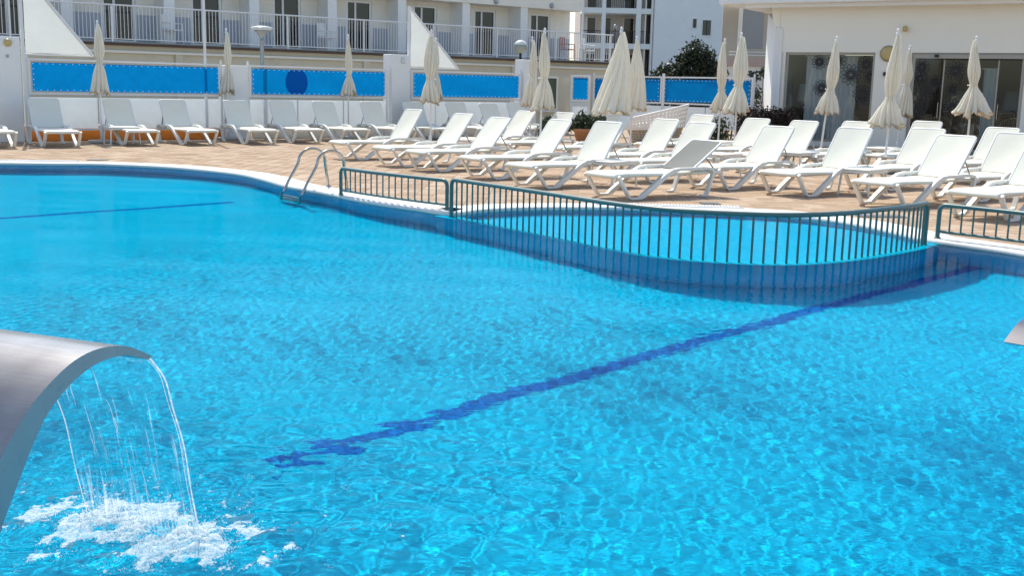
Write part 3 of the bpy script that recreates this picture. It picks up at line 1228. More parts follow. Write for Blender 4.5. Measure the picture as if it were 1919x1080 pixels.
def fence_bay(label, s0, s1, seed, oval=None, origin=None, rz=None, lower=True, zlo=.30, mids=(), group='blue banner fence bays'):
    t = thing('banner_fence', label, 'fence', origin or (*fence_xyz(0, 0), 0), FRZ if rz is None else rz, group)
    rect_frame(MB(), s0, s1, 1.06, 1.86, .022).build('banner_frame', M['white_paint'], t)
    b = cloth_sheet(s0 + .075, s1 - .075, 1.135, 1.775, -.016, seed, .012).build('banner', M['banner'], t)
    stuff(grommets(s0 + .105, s1 - .105, 1.165, 1.745, -.030).build('grommets', M['white_paint'], b))
    if oval:
        c0, rx = oval
        pts = [(c0, -.030, 1.455)] + [(c0 + rx * math.cos(a * math.pi / 16), -.030, 1.455 + min(.30, max(-.30, .36 * math.sin(a * math.pi / 16)))) for a in range(32)]
        MB().add(pts, [(0, 1 + i, 1 + (i + 1) % 32) for i in range(32)]).build('printed_oval', M['banner_dark'], b)
    for s in (s0 - .012, s1 + .012) + tuple(mids):
        MB().box((s, .03, .98 if s not in mids else .96), (.04, .04, 1.94 if s not in mids else 1.92)).build('post', M['white_paint'], t)
    if lower:
        k = max(1, int(round((s1 - s0) / 1.5)))
        w = (s1 - s0) / k
        for i in range(k):
            MB().box((s0 + w * (i + .5), .004, (1.0 + zlo) / 2), (w - .03, .010, 1.0 - zlo)).build('lower_panel', M['milky'], t)
        MB().box(((s0 + s1) / 2, .0, zlo - .03), (s1 - s0 - .002, .04, .04)).build('bottom_rail', M['white_paint'], t)
    return t


fence_bay('longest blue banner on white framed fence at far left', .10, 4.65, 1)
fence_bay('blue banner with a dark oval on the fence left of centre', 5.39, 9.44, 2, oval=(6.70, .32))
fence_bay('blue banner on the fence behind the right triangular screen', 10.22, 14.09, 3)


def pillar(label, s0, s1, h_, lamp):
    t = thing('fence_pillar', label, 'pillar', (*fence_xyz((s0 + s1) / 2, .02), 0), FRZ, 'white fence pillars')
    w = s1 - s0
    MB().box((0, .12, h_ / 2), (w - .01, .46, h_), None, .012).build('shaft', M['render_white'], t)
    if lamp == 'round':
        m = Matrix.Rotation(rad(90), 3, 'X')
        mb = MB().lathe([(.085, 0), (.085, .03), (.06, .05), (.02, .055)], 18)
        mb.v = [tuple(m @ Vector(p)) for p in mb.v]
        mb.build('wall_lamp', M['amber'], t, (.02, -.115, h_ - .13))
        MB().box((0, -.125, h_ - .42), (.05, .03, .06), None, .006).build('socket_box', M['grey_metal'], t)
    elif lamp == 'square':
        MB().box((.05, -.13, h_ - .16), (.13, .05, .17), None, .02).build('wall_lamp', M['opal'], t)
    for z in (.35, 1.05, 1.55, 1.98):
        if z < h_:
            MB().box((w / 2 + .035, .02, z), (.07, .025, .025)).build('bracket', M['white_paint'], t)
    return t


pillar('white pillar with a round lamp at the left picture edge', -.62, -.06, 2.31, 'round')
pillar('low white pillar behind the slim parasol between the two left banners', 4.72, 5.32, 1.84, None)
pillar('tall white pillar with a small square lamp left of the triangular screen', 9.54, 10.15, 2.27, 'square')
pillar('white pillar beside the globe lamp at the right end of the long fence', 14.15, 14.66, 2.27, None)


def sail(label, s0, slope_len, ztop, zlow, s_end, mast_top):
    t = thing('triangular_screen', label, 'screen', (*fence_xyz(s0, .03), 0), FRZ, 'triangular white screens')
    MB().box((0, 0, mast_top / 2), (.07, .07, mast_top), None, .006).build('mast', M['white_paint'], t)
    d = s_end - s0
    k = 8
    pts, fs = [], []
    for i in range(k + 1):
        for j in range(k + 1 - i):
            u, w = i / k, j / k
            pts.append((.06 + (d - .12) * u, .01 * math.sin(5 * u + 7 * w), zlow + .03 + (ztop - zlow - .10) * w))
    ix = {}
    c = 0
    for i in range(k + 1):
        for j in range(k + 1 - i):
            ix[i, j] = c
            c += 1
    for i in range(k):
        for j in range(k - i):
            fs.append((ix[i, j], ix[i + 1, j], ix[i, j + 1]))
            if (i + 1, j + 1) in ix:
                fs.append((ix[i + 1, j], ix[i + 1, j + 1], ix[i, j + 1]))
    MB().add(pts, fs, True).build('screen_cloth', M['screen'], t)
    MB().tube([(.04, 0, ztop), (d, 0, zlow)], .026, 8).build('sloping_bar', M['white_paint'], t)
    MB().tube([(.036, 0, zlow), (d, 0, zlow)], .018, 8).build('lower_bar', M['white_paint'], t)


sail('large triangular white screen on a mast at far left', .02, 1, 3.78, 1.95, 1.56, 4.4)
sail('triangular white screen on a mast right of the square-lamp pillar', 10.17, 1, 3.54, 1.93, 11.85, 3.58)
t = thing('flag_pole', 'thin white pole rising out of the picture above the left banner', 'pole', (*fence_xyz(4.27, .06), 0), FRZ)
MB().tube([(0, 0, 0), (0, 0, 5.2)], [.035, .028], 10).build('mast_tube', M['white_paint'], t)
MB().lathe([(.03, 0), (.05, .02), (.04, .06), (.005, .08)], 12).build('cap', M['white_paint'], t, (0, 0, 5.2))
t = thing('low_wall', 'low orange painted wall under the left fence', 'wall', (*fence_xyz(0, .30), 0), FRZ)
MB().box((1.9, 0, .17), (7.2, .16, .34), None, .01).build('wall_body', M['orange'], t)
MB().box((1.9, 0, .355), (7.24, .20, .03), None, .006).build('wall_cap', M['coping'], t)
t = thing('low_wall', 'low grey wall under the fence to the right of the orange one', 'wall', (*fence_xyz(0, .30), 0), FRZ)
MB().box((10.1, 0, .13), (9.0, .16, .26), None, .01).build('wall_body', M['plaster_grey'], t)

# side wall with a green shutter, between the long fence and the right fence
t = thing('service_wall', 'olive plastered wall with a green shuttered window behind the paired parasols', 'wall', (*fence_xyz(14.8, 1.0), 0), FRZ)
MB().box((1.0, .15, .9), (2.2, .3, 1.8)).build('wall_body', M['podium'], t)
MB().box((1.2, -.012, 1.28), (.66, .03, .98)).build('shutter', pmat('green_shutter', (.075, .10, .06), .6, var=.15, scale=6), t)
mb = rect_frame(MB(), .83, 1.57, .75, 1.81, .03, -.02)
mb.build('window_frame', M['render_cream'], t)
MB().box((1.2, -.05, .72), (.84, .10, .05)).build('sill', M['white_paint'], t)

# right fence: gate leaf and two banner bays running to the building
G0, G1 = Vector((2.42, 36.05)), Vector((6.50, 31.25))
gl = (G1 - G0).length
grz = math.atan2((G1 - G0).y, (G1 - G0).x)
fence_bay('blue banner half hidden behind the biggest parasol, right fence', .02, 2.92, 5, None, (G0.x, G0.y, 0), grz, True, .45, group='right fence bays')
fence_bay('blue banner left of the white building end, right fence', 2.98, gl - .02, 6, None, (G0.x, G0.y, 0), grz, True, .45, group='right fence bays')
t = thing('fence_gate', 'narrow gate leaf with a square blue banner left of the biggest parasol', 'gate', (1.72, 36.35, 0), rad(-6))
rect_frame(MB(), 0, .64, 1.02, 1.88, .035).build('gate_frame', M['white_paint'], t)
b = cloth_sheet(.09, .55, 1.11, 1.79, -.02, 8, .004, 8).build('banner', M['banner'], t)
stuff(grommets(.10, .54, 1.12, 1.78, -.032, .11).build('grommets', M['white_paint'], b))
rect_frame(MB(), 0, .64, .12, 1.0, .035).build('lower_frame', M['white_paint'], t)
MB().box((.32, 0, .56), (.50, .012, .74)).build('lower_panel', M['milky'], t)
for z in (.35, 1.6):
    MB().tube([(.64, 0, z), (.70, 0, z)], .015, 8).build('hinge', M['grey_metal'], t)

# ------------------------------------------------------------------ hotel wing on the left
HO = 6.6
ht = thing('hotel_wing', 'long cream hotel wing with a railed upper terrace behind the fence', 'building', (*fence_xyz(0, HO), 0), FRZ)
HS0, HS1 = -7.0, 23.9
MB().box(((HS0 + HS1) / 2, 3.6, 1.2), (HS1 - HS0, 7.0, 2.4)).build('podium_wall', M['podium'], ht)
MB().box(((HS0 + HS1) / 2, .06, 2.22), (HS1 - HS0 + .04, .10, .07)).build('ledge', M['render_cream'], ht)
MB().box(((HS0 + HS1) / 2, .02, 2.435), (HS1 - HS0 + .06, .16, .075)).build('slab_edge', pmat('brown_slab_edge', (.09, .06, .045), .8), ht)
MB().box(((HS0 + HS1) / 2, .95, 2.475), (HS1 - HS0, 1.7, .07)).build('terrace_slab', M['concrete'], ht)
for s in (6.2, 12.7, 19.0):
    MB().box((s, .08, 1.1), (.22, .12, 2.2)).build('pilaster', M['podium'], ht)
rl = MB()
rl.tube([(HS0, .03, 3.54), (HS1, .03, 3.54)], .024, 8)
rail = rl.build('terrace_railing', M['white_paint'], ht)
MB().tube([(HS0, .03, 2.58), (HS1, .03, 2.58)], .016, 6).build('bottom_rail', M['white_paint'], rail)
post = MB().box((0, 0, 3.0), (.05, .05, 1.02)).mesh('rail_post')
post.materials.append(M['white_paint'])
for k in range(12):
    link('rail_post', post, None, rail, (HS0 + .06 + k * 2.79, .03, 0))
bal = MB().tube([(0, 0, 2.58), (0, 0, 3.53)], .011, 5, cap=False).mesh('baluster')
bal.materials.append(M['white_paint'])
s = -.6
while s < HS1:
    link('baluster', bal, None, rail, (s, .03, 0))
    s += .108
WO = 1.7                                  # wall set back from the railing
doors = [-.75, 1.95, 5.0, 7.8, 10.62, 13.38, 16.13, 18.83, 21.52]
edges = [HS0] + [e for d in doors for e in (d - .52, d + .52)] + [23.06]
for i in range(0, len(edges), 2):
    a, b = edges[i], edges[i + 1]
    MB().box(((a + b) / 2, WO + .15, 3.4), (b - a, .3, 1.80)).build('wall', M['render_cream'], ht)
    MB().box(((a + b) / 2, WO - .012, 2.95), (b - a - .08, .03, .86)).build('dado', pmat('blue_grey_dado', (.42, .45, .50), .8, var=.08), ht)
MB().box(((HS0 + 23.06) / 2, WO + .15, 4.84), (23.06 - HS0, .3, 1.08)).build('upper_wall', M['render_cream'], ht)
MB().box((23.04, WO + 2.9, 3.95), (.28, 5.2, 2.9)).build('end_wall', M['render_white'], ht)
MB().box(((HS0 + 23.0) / 2, WO - .42, 4.66), (23.0 - HS0, .82, .46)).build('canopy_beam', M['render_cream'], ht)
for d in doors:
    o = rect_frame(MB(), d - .51, d + .51, 2.52, 4.295, .04, WO + .06).build('door', M['white_paint'], ht)
    MB().box((d - .13, WO + .06, 3.41), (.07, .06, 1.60)).build('mullion', M['white_paint'], o)
    MB().box((d, WO + .075, 3.41), (.94, .02, 1.68)).build('pane', M['dark_glass'], o)
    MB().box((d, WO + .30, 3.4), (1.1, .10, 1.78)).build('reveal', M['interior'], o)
    q = d + 1.30
    if q < 22.5:
        MB().box((q, WO - .38, 3.48), (.34, .74, 1.90)).build('partition', M['render_white'], ht)
    m = Matrix.Rotation(rad(90), 3, 'X')
    mb = MB().lathe([(.10, 0), (.10, .03), (.06, .06), (.02, .065)], 16)
    mb.v = [tuple(m @ Vector(p)) for p in mb.v]
    mb.build('wall_lamp', M['grey_metal'], ht, (d - .12, WO - .835, 4.56))
for s, lab, cm in ((22.15, 'reddish chair on the hotel terrace near its right end', pmat('red_plastic', (.42, .16, .14), .5)),
                   (23.2, 'white chair on the hotel terrace beside the reddish one', M['resin']), (11.6, 'white chair on the hotel terrace above the oval banner', M['resin']),
                   (6.3, 'white chair on the hotel terrace above the long left banner', M['resin'])):
    t = thing('terrace_chair', lab, 'chair', (*fence_xyz(s, HO + .75), 2.512), FRZ + .4, 'hotel terrace chairs')
    MB().box((0, 0, .42), (.48, .46, .04), None, .01).build('seat', cm, t)
    MB().box((0, .22, .68), (.46, .03, .44), None, .01).build('backrest', cm, t)
    for sx in (-1, 1):
        MB().tube([(sx * .24, -.2, .62), (sx * .24, .22, .64)], .018, 6).build('armrest', cm, t)
        for sy in (-1, 1):
            MB().tube([(sx * .22, sy * .2, .62 if sy < 0 else .42), (sx * .24, sy * .22, 0)], .016, 6).build('leg', cm, t)
t = thing('terrace_post', 'thin black post with a small ball at the end of the hotel terrace', 'post', (*fence_xyz(23.98, HO + .02), 2.4), FRZ)
MB().tube([(0, 0, -2.4), (0, 0, 1.42)], .02, 8).build('shaft', M['dark_metal'], t)
MB().lathe([(.01, 0), (.06, .03), (.075, .08), (.05, .14), (.01, .16)], 12).build('ball', M['grey_metal'], t, (0, 0, 1.40))

# lamps
t = thing('street_lamp', 'grey lamp post with a flat disc head behind the oval banner', 'lamp', (-6.55, 29.35, 0))
MB().tube([(0, 0, 0), (0, 0, 2.44)], .053, 12).build('post', M['grey_metal'], t)
MB().lathe([(.062, 0), (.062, .10), (.045, .11), (.05, .16), (.12, .27), (.20, .33)], 18).build('cone', M['grey_metal'], t, (0, 0, 2.41))
MB().lathe([(.20, 0), (.275, .025), (.28, .055), (.24, .085), (.10, .11), (.02, .115)], 24).build('disc_head', M['opal'], t, (0, 0, 2.745))
t = thing('street_lamp', 'black lamp post with a globe head beside the right pillar', 'lamp', (.10, 36.0, 0))
MB().tube([(0, 0, 0), (0, 0, 2.55)], .038, 10).build('post', M['dark_metal'], t)
MB().lathe([(.05, 0), (.13, .04), (.20, .12), (.215, .20), (.20, .25)], 20).build('globe', pmat('smoked_globe', (.30, .33, .30), .2, var=.1), t, (0, 0, 2.50))
MB().lathe([(.215, 0), (.19, .06), (.12, .13), (.04, .16)], 20).build('cap', M['opal'], t, (0, 0, 2.75))

# ------------------------------------------------------------------ buildings farther back
bb = thing('balcony_block', 'white apartment block with dark-railed balconies beyond the hotel', 'building', (4.45, 80, 0))
MB().box((2.45, 6.2, 6.5), (4.9, 8.0, 13.0)).build('wall', pmat('pinkish_render', (.60, .52, .46), .85, var=.08, scale=.6), bb)
for z in (2.0, 4.55, 6.95, 9.4):
    MB().box((2.45, 1.16, z - .17), (4.94, 2.3, .36)).build('balcony_slab', M['render_white'], bb)
for z in (2.0, 4.55, 6.95):
    r_ = MB().box((2.45, .38, z + .86), (4.7, .05, .05)).build('balcony_railing', M['dark_metal'], bb)
    bm_ = MB().box((0, 0, 0), (.03, .03, .80)).mesh('baluster')
    bm_.materials.append(M['dark_metal'])
    for k in range(38):
        link('baluster', bm_, None, r_, (.12 + k * .125, .38, z + .43))
    for x, w in ((.78, .56), (1.95, .42), (3.45, .66)):
        d = MB().box((x, 2.16, z + .95), (w + .12, .06, 1.9)).build('balcony_door', M['white_paint'], bb)
        MB().box((x, 2.11, z + .95), (w, .05, 1.78)).build('pane', pmat('dark_brown_glass', (.03, .016, .012), .1), d)
for x, w in ((1.5, .27), (3.92, .34), (.05, .12), (4.86, .14)):
    MB().box((x, .10, 6.5), (w, .30, 13.0)).build('column', M['render_white'], bb)
MB().box((4.42, 1.12, 6.5), (.10, 2.0, 13.0)).build('side_screen', M['render_cream'], bb)

wb = thing('white_block', 'tall plain white apartment block with small dark windows behind the bush', 'building', (9.42, 79.4, 0))
MB().box((2.85, 5.0, 7.5), (5.7, 10.0, 15.0)).build('wall', M['render_white'], wb)
for x, z, w, hh in ((3.60, 5.72, .58, 1.02), (2.76, 6.0, .26, .60), (2.75, 4.55, .30, .40), (3.60, 8.6, .58, 1.0), (1.1, 9.0, .5, .9), (2.76, 8.7, .26, .6)):
    f = rect_frame(MB(), x - w / 2 - .06, x + w / 2 + .06, z - hh / 2 - .06, z + hh / 2 + .06, .03, -.02).build('window', M['white_paint'], wb)
    MB().box((x, -.006, z), (w, .02, hh)).build('pane', M['pane_blue'], f)
    MB().box((x, -.05, z), (.03, .02, hh)).build('mullion', M['dark_metal'], f)
MB().box((5.62, -.05, 7.5), (.10, .10, 15.0)).build('downpipe', M['white_paint'], wb)
nb = thing('white_block', 'narrow white block with barred windows beside the grey blind', 'building', (15.22, 82.5, 0))
MB().box((1.3, 4.0, 7.5), (2.6, 8.0, 15.0)).build('wall', M['render_white'], nb)
for z in (5.35, 7.75):
    f = rect_frame(MB(), .22, 1.0, z - .58, z + .58, .04, -.02).build('window', M['dark_metal'], nb)
    MB().box((.61, -.006, z), (.72, .02, 1.08)).build('pane', M['pane_blue'], f)
    for x in (.40, .61, .82):
        MB().box((x, -.05, z), (.03, .03, 1.1)).build('bar', M['dark_metal'], f)
MB().box((1.3, -.03, 3.1), (2.6, .06, .5)).build('band', M['wood'], nb)

sh = thing('blind_terrace', 'cream upper terrace with a lowered grey blind beside the white building end', 'building', (8.62, 45.0, 0), rad(-4))
MB().box((.60, 1.2, 1.25), (2.0, 2.2, 2.5)).build('wall', M['render_white'], sh)
MB().box((.60, .06, 2.62), (2.0, .10, .34)).build('parapet', pmat('pink_parapet', (.52, .40, .35), .8), sh)
for z in (2.88, 3.0):
    MB().tube([(-.3, .02, z), (1.4, .02, z)], .022, 6).build('rail', M['white_paint'], sh)
MB().box((.60, .20, 3.95), (.82, .03, 1.64)).build('blind', M['shutter'], sh)
MB().box((.10, .20, 3.98), (.14, .14, 1.95)).build('post', M['render_cream'], sh)
MB().box((.60, .9, 5.05), (2.2, 1.9, .34)).build('roof', M['render_white'], sh)
MB().box((.60, 2.1, 3.8), (2.0, .1, 2.2)).build('back_wall', M['interior'], sh)

# ------------------------------------------------------------------ restaurant building on the right
RRZ = math.atan2(RV.y, RV.x)
rb = thing('restaurant_building', 'low white restaurant building with glass front at right', 'building', (RB.x, RB.y, 0), RRZ)


def wall_seg(a, b, z0, z1, name='wall', mat='facade_r'):
    return MB().box(((a + b) / 2, .15, (z0 + z1) / 2), (b - a, .3, z1 - z0)).build(name, M[mat], rb)


wall_seg(-.02, .20, 0, 2.60)
wall_seg(2.70, 3.66, 0, 2.60)
wall_seg(6.48, 14, 0, 2.60)
wall_seg(.20, 2.70, 0, .14)
wall_seg(-.02, 14, 2.60, 3.90, 'upper_wall')
MB().box((6.6, 3.6, 4.02), (16.4, 8.6, .24), None, .02).build('roof', M['roof_slab'], rb)
MB().box((6.9, -.48, 3.85), (15.6, .06, .10)).build('gutter', M['roof_slab'], rb)
m = Matrix.Rotation(-RRZ, 3, 'Z')
# lit end wall with a sloping top, and a small corbel beside the window
ea, eb = Vector((7.28, 32.45)), Vector((7.50, 34.6))


def to_loc(p, z):
    d = Vector((p.x - RB.x, p.y - RB.y, 0))
    d = m @ d
    return (d.x, d.y, z)


e_t = (eb - ea).normalized()
e_n = Vector((e_t.y, -e_t.x))
pa = [(ea, 0), (eb, 0), (eb, 3.80), (ea + e_t * .25, 3.42), (ea, 3.25)]
pts = [to_loc(p, z) for p, z in pa] + [to_loc(p + e_n * .2, z) for p, z in pa]
k = len(pa)
MB().add(pts, [tuple(range(k)), tuple(range(k, 2 * k))[::-1]] + [(i, (i + 1) % k, k + (i + 1) % k, k + i) for i in range(k)]).build('end_wall', M['render_white'], rb)
MB().prism([(-.30, 3.90), (-.02, 3.90), (-.02, 2.72), (-.10, 2.80), (-.14, 3.2), (-.24, 3.55)], lambda a, b, h: (a, h, b), -.02, .28).build('corbel', M['facade_r'], rb)
MB().tube([(-.10, -.06, .0), (-.10, -.06, 3.2)], .035, 8).build('downpipe', M['white_paint'], rb)
MB().box((.06, -.05, 1.3), (.10, .08, 2.6)).build('pilaster', M['white_paint'], rb)
# window
w_ = rect_frame(MB(), .20, 2.70, .14, 2.60, .035, .10).build('window', M['frame_bronze'], rb)
MB().box((1.45, .10, 1.37), (2.42, .012, 2.38)).build('pane', glass_mat('window_glass', (.86, .90, .90), .0), w_)
d_ = rect_frame(MB(), 3.66, 6.48, .01, 2.60, .045, .10).build('glass_doors', M['frame_bronze'], rb)
MB().box((5.07, .06, 2.50), (2.70, .12, .10)).build('door_track', M['frame_bronze'], d_)
MB().box((4.30, -.02, 2.515), (.10, .08, .07)).build('sensor', M['dark_metal'], d_)
gm = glass_mat('door_glass', (.80, .85, .85), .0)
for a, b in ((3.76, 4.47), (4.51, 5.81), (5.85, 6.38)):
    MB().box(((a + b) / 2, .10, 1.24), (b - a, .012, 2.36)).build('pane', gm, d_)
for s in (4.49, 5.83):
    MB().box((s, .10, 1.24), (.035, .035, 2.36)).build('stile', M['frame_bronze'], d_)
for s in (4.42, 5.90):
    MB().tube([(s, .05, .9), (s, .05, 1.3)], .012, 6).build('handle', M['steel'], d_)
# room behind the glass
MB().box((6.9, 6.3, 1.36), (14.2, .12, 2.72)).build('back_wall', M['interior'], rb)  # stops below the ceiling: unseen gap added so daylight brightens the room
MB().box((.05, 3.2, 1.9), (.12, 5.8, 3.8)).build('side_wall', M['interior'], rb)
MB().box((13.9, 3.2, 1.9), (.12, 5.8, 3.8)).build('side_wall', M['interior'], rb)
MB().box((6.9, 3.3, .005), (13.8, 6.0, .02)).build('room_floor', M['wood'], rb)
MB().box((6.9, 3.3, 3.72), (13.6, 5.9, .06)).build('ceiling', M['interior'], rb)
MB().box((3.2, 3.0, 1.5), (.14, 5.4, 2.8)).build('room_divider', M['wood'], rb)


def rloc(s, off, z=0.0):
    p = RB + RV * s - RN * off
    return (p.x, p.y, z)


def flower(s, z, R, parent, y=.085):
    """black line flower stuck on the glass: two rings of petals and spokes"""
    mb = MB()

    def bar(a, b, w=.015):
        a, b = Vector(a), Vector(b)
        t_ = (b - a).normalized()
        n_ = Vector((-t_.y, t_.x)) * w / 2
        q = [a - n_, b - n_, b + n_, a + n_]
        mb.add([(s + p.x, y, z + p.y) for p in q], [(0, 1, 2, 3)])
    N_ = 12
    for i in range(N_):
        a0 = 2 * math.pi * i / N_
        a1 = 2 * math.pi * (i + 1) / N_
        am = (a0 + a1) / 2
        P = lambda r, a: (r * math.cos(a), r * math.sin(a))
        for r0, r1, r2 in ((.12, .45, .58), (.30, .80, 1.0)):
            bar(P(R * r0, am), P(R * r1, a0 + .05))
            bar(P(R * r0, am), P(R * r1, a1 - .05))
            bar(P(R * r1, a0 + .05), P(R * r2, am))
            bar(P(R * r1, a1 - .05), P(R * r2, am))
    mb.build('flower_decal', M['decal'], parent)


for s, z, R in ((2.05, 2.0, .30), (2.40, 1.48, .26), (1.26, 1.62, .24), (2.45, 2.28, .24), (1.65, 2.36, .28), (1.15, 2.34, .22), (2.58, 1.95, .20)):
    flower(s, z, R, w_)
for s, z, R in ((4.08, 1.58, .29), (4.78, 2.14, .26), (4.78, 1.18, .24), (3.92, 2.22, .22), (3.90, 1.92, .20), (3.95, 1.18, .22), (4.30, 1.86, .18), (3.90, .82, .20), (4.75, 1.66, .18)):
    flower(s, z, R, d_)
# fittings on the facade
md = Matrix.Rotation(rad(90), 3, 'X')


def disc(name, prof, mat, s, z, parent, y=0.0):
    b = MB().lathe(prof, 22)
    b.v = [tuple(md @ Vector(p)) for p in b.v]
    return b.build(name, mat, parent, (s, y, z))


al = thing('wall_lamp', 'round amber wall lamp on the pillar between window and glass doors', 'lamp', rloc(3.04, -.002, 2.57), RRZ)
disc('lamp_ring', [(.215, 0), (.215, .03), (.20, .045)], M['frame_bronze'], 0, 0, al)
disc('lamp_glass', [(.195, .045), (.16, .075), (.05, .09)], M['amber'], 0, 0, al)
sl = thing('spot_lamp', 'small cream spotlight high on the facade above the pillar', 'lamp', rloc(3.42, -.002, 3.22), RRZ)
disc('mount', [(.07, 0), (.07, .03)], M['render_cream'], 0, 0, sl)
MB().lathe([(.06, 0), (.07, .05), (.05, .13), (.03, .14)], 14).build('head', M['amber'], sl, (.03, -.10, -.07))
sp_ = thing('wall_speaker', 'small grey box fixed under the round amber wall lamp', 'speaker', rloc(3.0, -.002, 2.03), RRZ)
MB().box((0, -.04, 0), (.10, .07, .13), None, .008).build('case', M['plaster_grey'], sp_)
MB().box((0, -.078, 0), (.07, .006, .09)).build('grille', M['dark_metal'], sp_)


# furniture seen through the glass
def floor_lamp(s, off, hgt, label, base=.75):
    t = thing('floor_lamp', label, 'lamp', rloc(s, off, .016), RRZ)
    MB().lathe([(.14, 0), (.14, .03), (.03, .05), (.03, .4), (.10, .5), (.13, .62), (.05, base)], 16).build('stand', M['wood'], t)
    MB().lathe([(.30, base), (.22, hgt)], 24).build('lamp_shade', M['shade'], t)


def tub_chair(s, off, rz, label):
    t = thing('rattan_chair', label, 'chair', rloc(s, off, .016), RRZ + rz, 'rattan chairs inside')
    MB().box((0, 0, .42), (.50, .48, .07), None, .02).build('seat', M['rattan'], t)
    for sx in (-1, 1):
        for sy in (-1, 1):
            MB().tube([(sx * .20, sy * .18, .40), (sx * .23, sy * .22, 0)], .02, 6).build('leg', M['rattan'], t)
    P = []
    for i in range(17):
        a = math.pi * i / 16
        P.append((.29 * math.cos(a), .10 + .20 * math.sin(a), .66 + .26 * math.sin(a) ** .8))
    MB().tube(P, .022, 8).build('back_rail', M['rattan'], t)
    mb = MB()
    for i in range(1, 16):
        p = P[i]
        mb.tube([p, (p[0] * .85, p[1] * .85, .45)], .008, 5)
    mb.build('back_weave', M['rattan'], t)


floor_lamp(.62, .85, 1.72, 'grey table lamp with a wide shade behind the left of the flower-printed window', 1.22)
floor_lamp(6.05, 1.6, 1.62, 'lamp with a pale shade behind the right pane of the glass doors', 1.12)
floor_lamp(4.60, 2.2, 1.62, 'lamp with a pale shade behind the middle of the glass doors', 1.12)
tub_chair(1.95, .70, .4, 'rattan tub chair behind the flower-printed window')
tub_chair(2.55, 1.10, -.3, 'rattan tub chair nearest the pillar behind the flower-printed window')
tub_chair(5.30, .80, .2, 'rattan tub chair behind the middle pane of the glass doors')
tub_chair(6.10, .85, -.2, 'rattan tub chair behind the right pane of the glass doors')
tub_chair(4.35, 1.2, .6, 'rattan tub chair behind the left pane of the glass doors')


def curtain(s0, s1, off, z0, z1, label):
    t = thing('curtain', label, 'curtain', rloc(s0, off, 0), RRZ)
    n_ = 90
    pts, fs = [], []
    for i in range(n_ + 1):
        u = i / n_
        y = .035 * math.sin(u * (s1 - s0) * 42) + .01 * math.sin(u * 17)
        pts += [((s1 - s0) * u, y, z0), ((s1 - s0) * u, y * .8, z1)]
    for i in range(n_):
        fs.append((2 * i, 2 * i + 2, 2 * i + 3, 2 * i + 1))
    MB().add(pts, fs, True).build('drape', M['curtain'], t)
    MB().tube([(-.05, 0, z1 + .01), (s1 - s0 + .05, 0, z1 + .01)], .015, 8).build('rod', M['white_paint'], t)


curtain(.72, 2.15, .34, .05, 2.50, 'white pleated curtain behind the flower-printed window')
curtain(5.42, 5.75, .55, .05, 2.2, 'narrow white curtain behind the glass doors')
t = thing('wall_cabinet', 'dark wooden bar cabinet deep behind the glass doors', 'cabinet', rloc(5.0, 5.2, .016), RRZ)
MB().box((0, 0, .5), (3.0, .5, 1.0), None, .01).build('body', M['wood'], t)
MB().box((0, 0, 1.03), (3.1, .6, .05), None, .01).build('counter', M['plaster_grey'], t)

# ------------------------------------------------------------------ plants, planter, daybed
def leaves(n_, blobs, size, seed, droop=0.0):
    """leaf-sized faces spread through several uneven lobes"""
    r = random.Random(seed)
    mb = MB()
    tot = sum(b[3] * b[4] * b[5] for b in blobs)
    for (cx, cy_, cz, rx, ry, rz_) in blobs:
        for _ in range(int(n_ * rx * ry * rz_ / tot)):
            while True:
                u = Vector((r.uniform(-1, 1), r.uniform(-1, 1), r.uniform(-1, 1)))
                if .25 < u.length < 1:
                    break
            u = u * (.75 + .25 * r.random())
            p = Vector((cx + u.x * rx, cy_ + u.y * ry, cz + u.z * rz_))
            d = Vector((r.gauss(0, 1), r.gauss(0, 1), r.gauss(.3, .8) - droop)).normalized()
            s_ = d.cross(Vector((r.gauss(0, 1), r.gauss(0, 1), r.gauss(0, 1)))).normalized()
            L = size * r.uniform(.6, 1.3)
            W = L * .27
            mb.add([p, p + d * L * .5 + s_ * W, p + d * L, p + d * L * .5 - s_ * W], [(0, 1, 2, 3)])
    me_ = bpy.data.meshes.new('foliage')
    me_.from_pydata(mb.v, [], mb.f)
    return me_


def stems(pts_list, r0=.03):
    mb = MB()
    for a, b in pts_list:
        a, b = Vector(a), Vector(b)
        mid_ = (a + b) / 2 + Vector((.05, .03, .02))
        mb.tube([a, mid_, b], [r0, r0 * .7, r0 * .35], 6)
    return mb


bt = thing('large_bush', 'large dark evergreen bush behind the right fence', 'bush', (6.15, 40.0, 0))
bl = [(0, 0, 2.1, .95, .7, .75), (-.8, .1, 1.8, .8, .6, .55), (.75, 0, 2.0, .55, .6, .6), (.15, 0, 2.75, .55, .5, .45), (-1.35, 0, 1.45, .6, .5, .35),
      (.5, .1, 2.55, .35, .4, .35), (-.25, 0, 2.55, .4, .4, .4), (-1.0, .1, 2.1, .35, .3, .3), (0, 0, 1.2, 1.3, .6, .5), (.05, 0, 3.15, .16, .16, .2), (.72, 0, 2.7, .15, .15, .2)]
link('crown', leaves(9000, bl, .13, 4), M['leaf_dark'], bt)
stems([((0, 0, 0), (b[0] * .8, b[1], b[2])) for b in bl[:9]], .05).build('trunk', M['wood'], bt)
ht_ = thing('background_hedge', 'low dark hedge strip along the back of the right fence', 'hedge', (4.75, 37.6, 0), grz)
bl = [(k * .62 - 1.3, 0, 1.35 + .12 * math.sin(k * 2.3), .5, .35, .55) for k in range(9)]
link('crown', leaves(4500, bl, .11, 6), M['leaf_dark'], ht_)
stems([((b[0], 0, 0), (b[0], 0, b[2])) for b in bl], .03).build('trunk', M['wood'], ht_)
t = thing('small_shrub', 'small green shrub below the grey blind', 'shrub', (8.95, 43.6, 2.0 - 1.9))
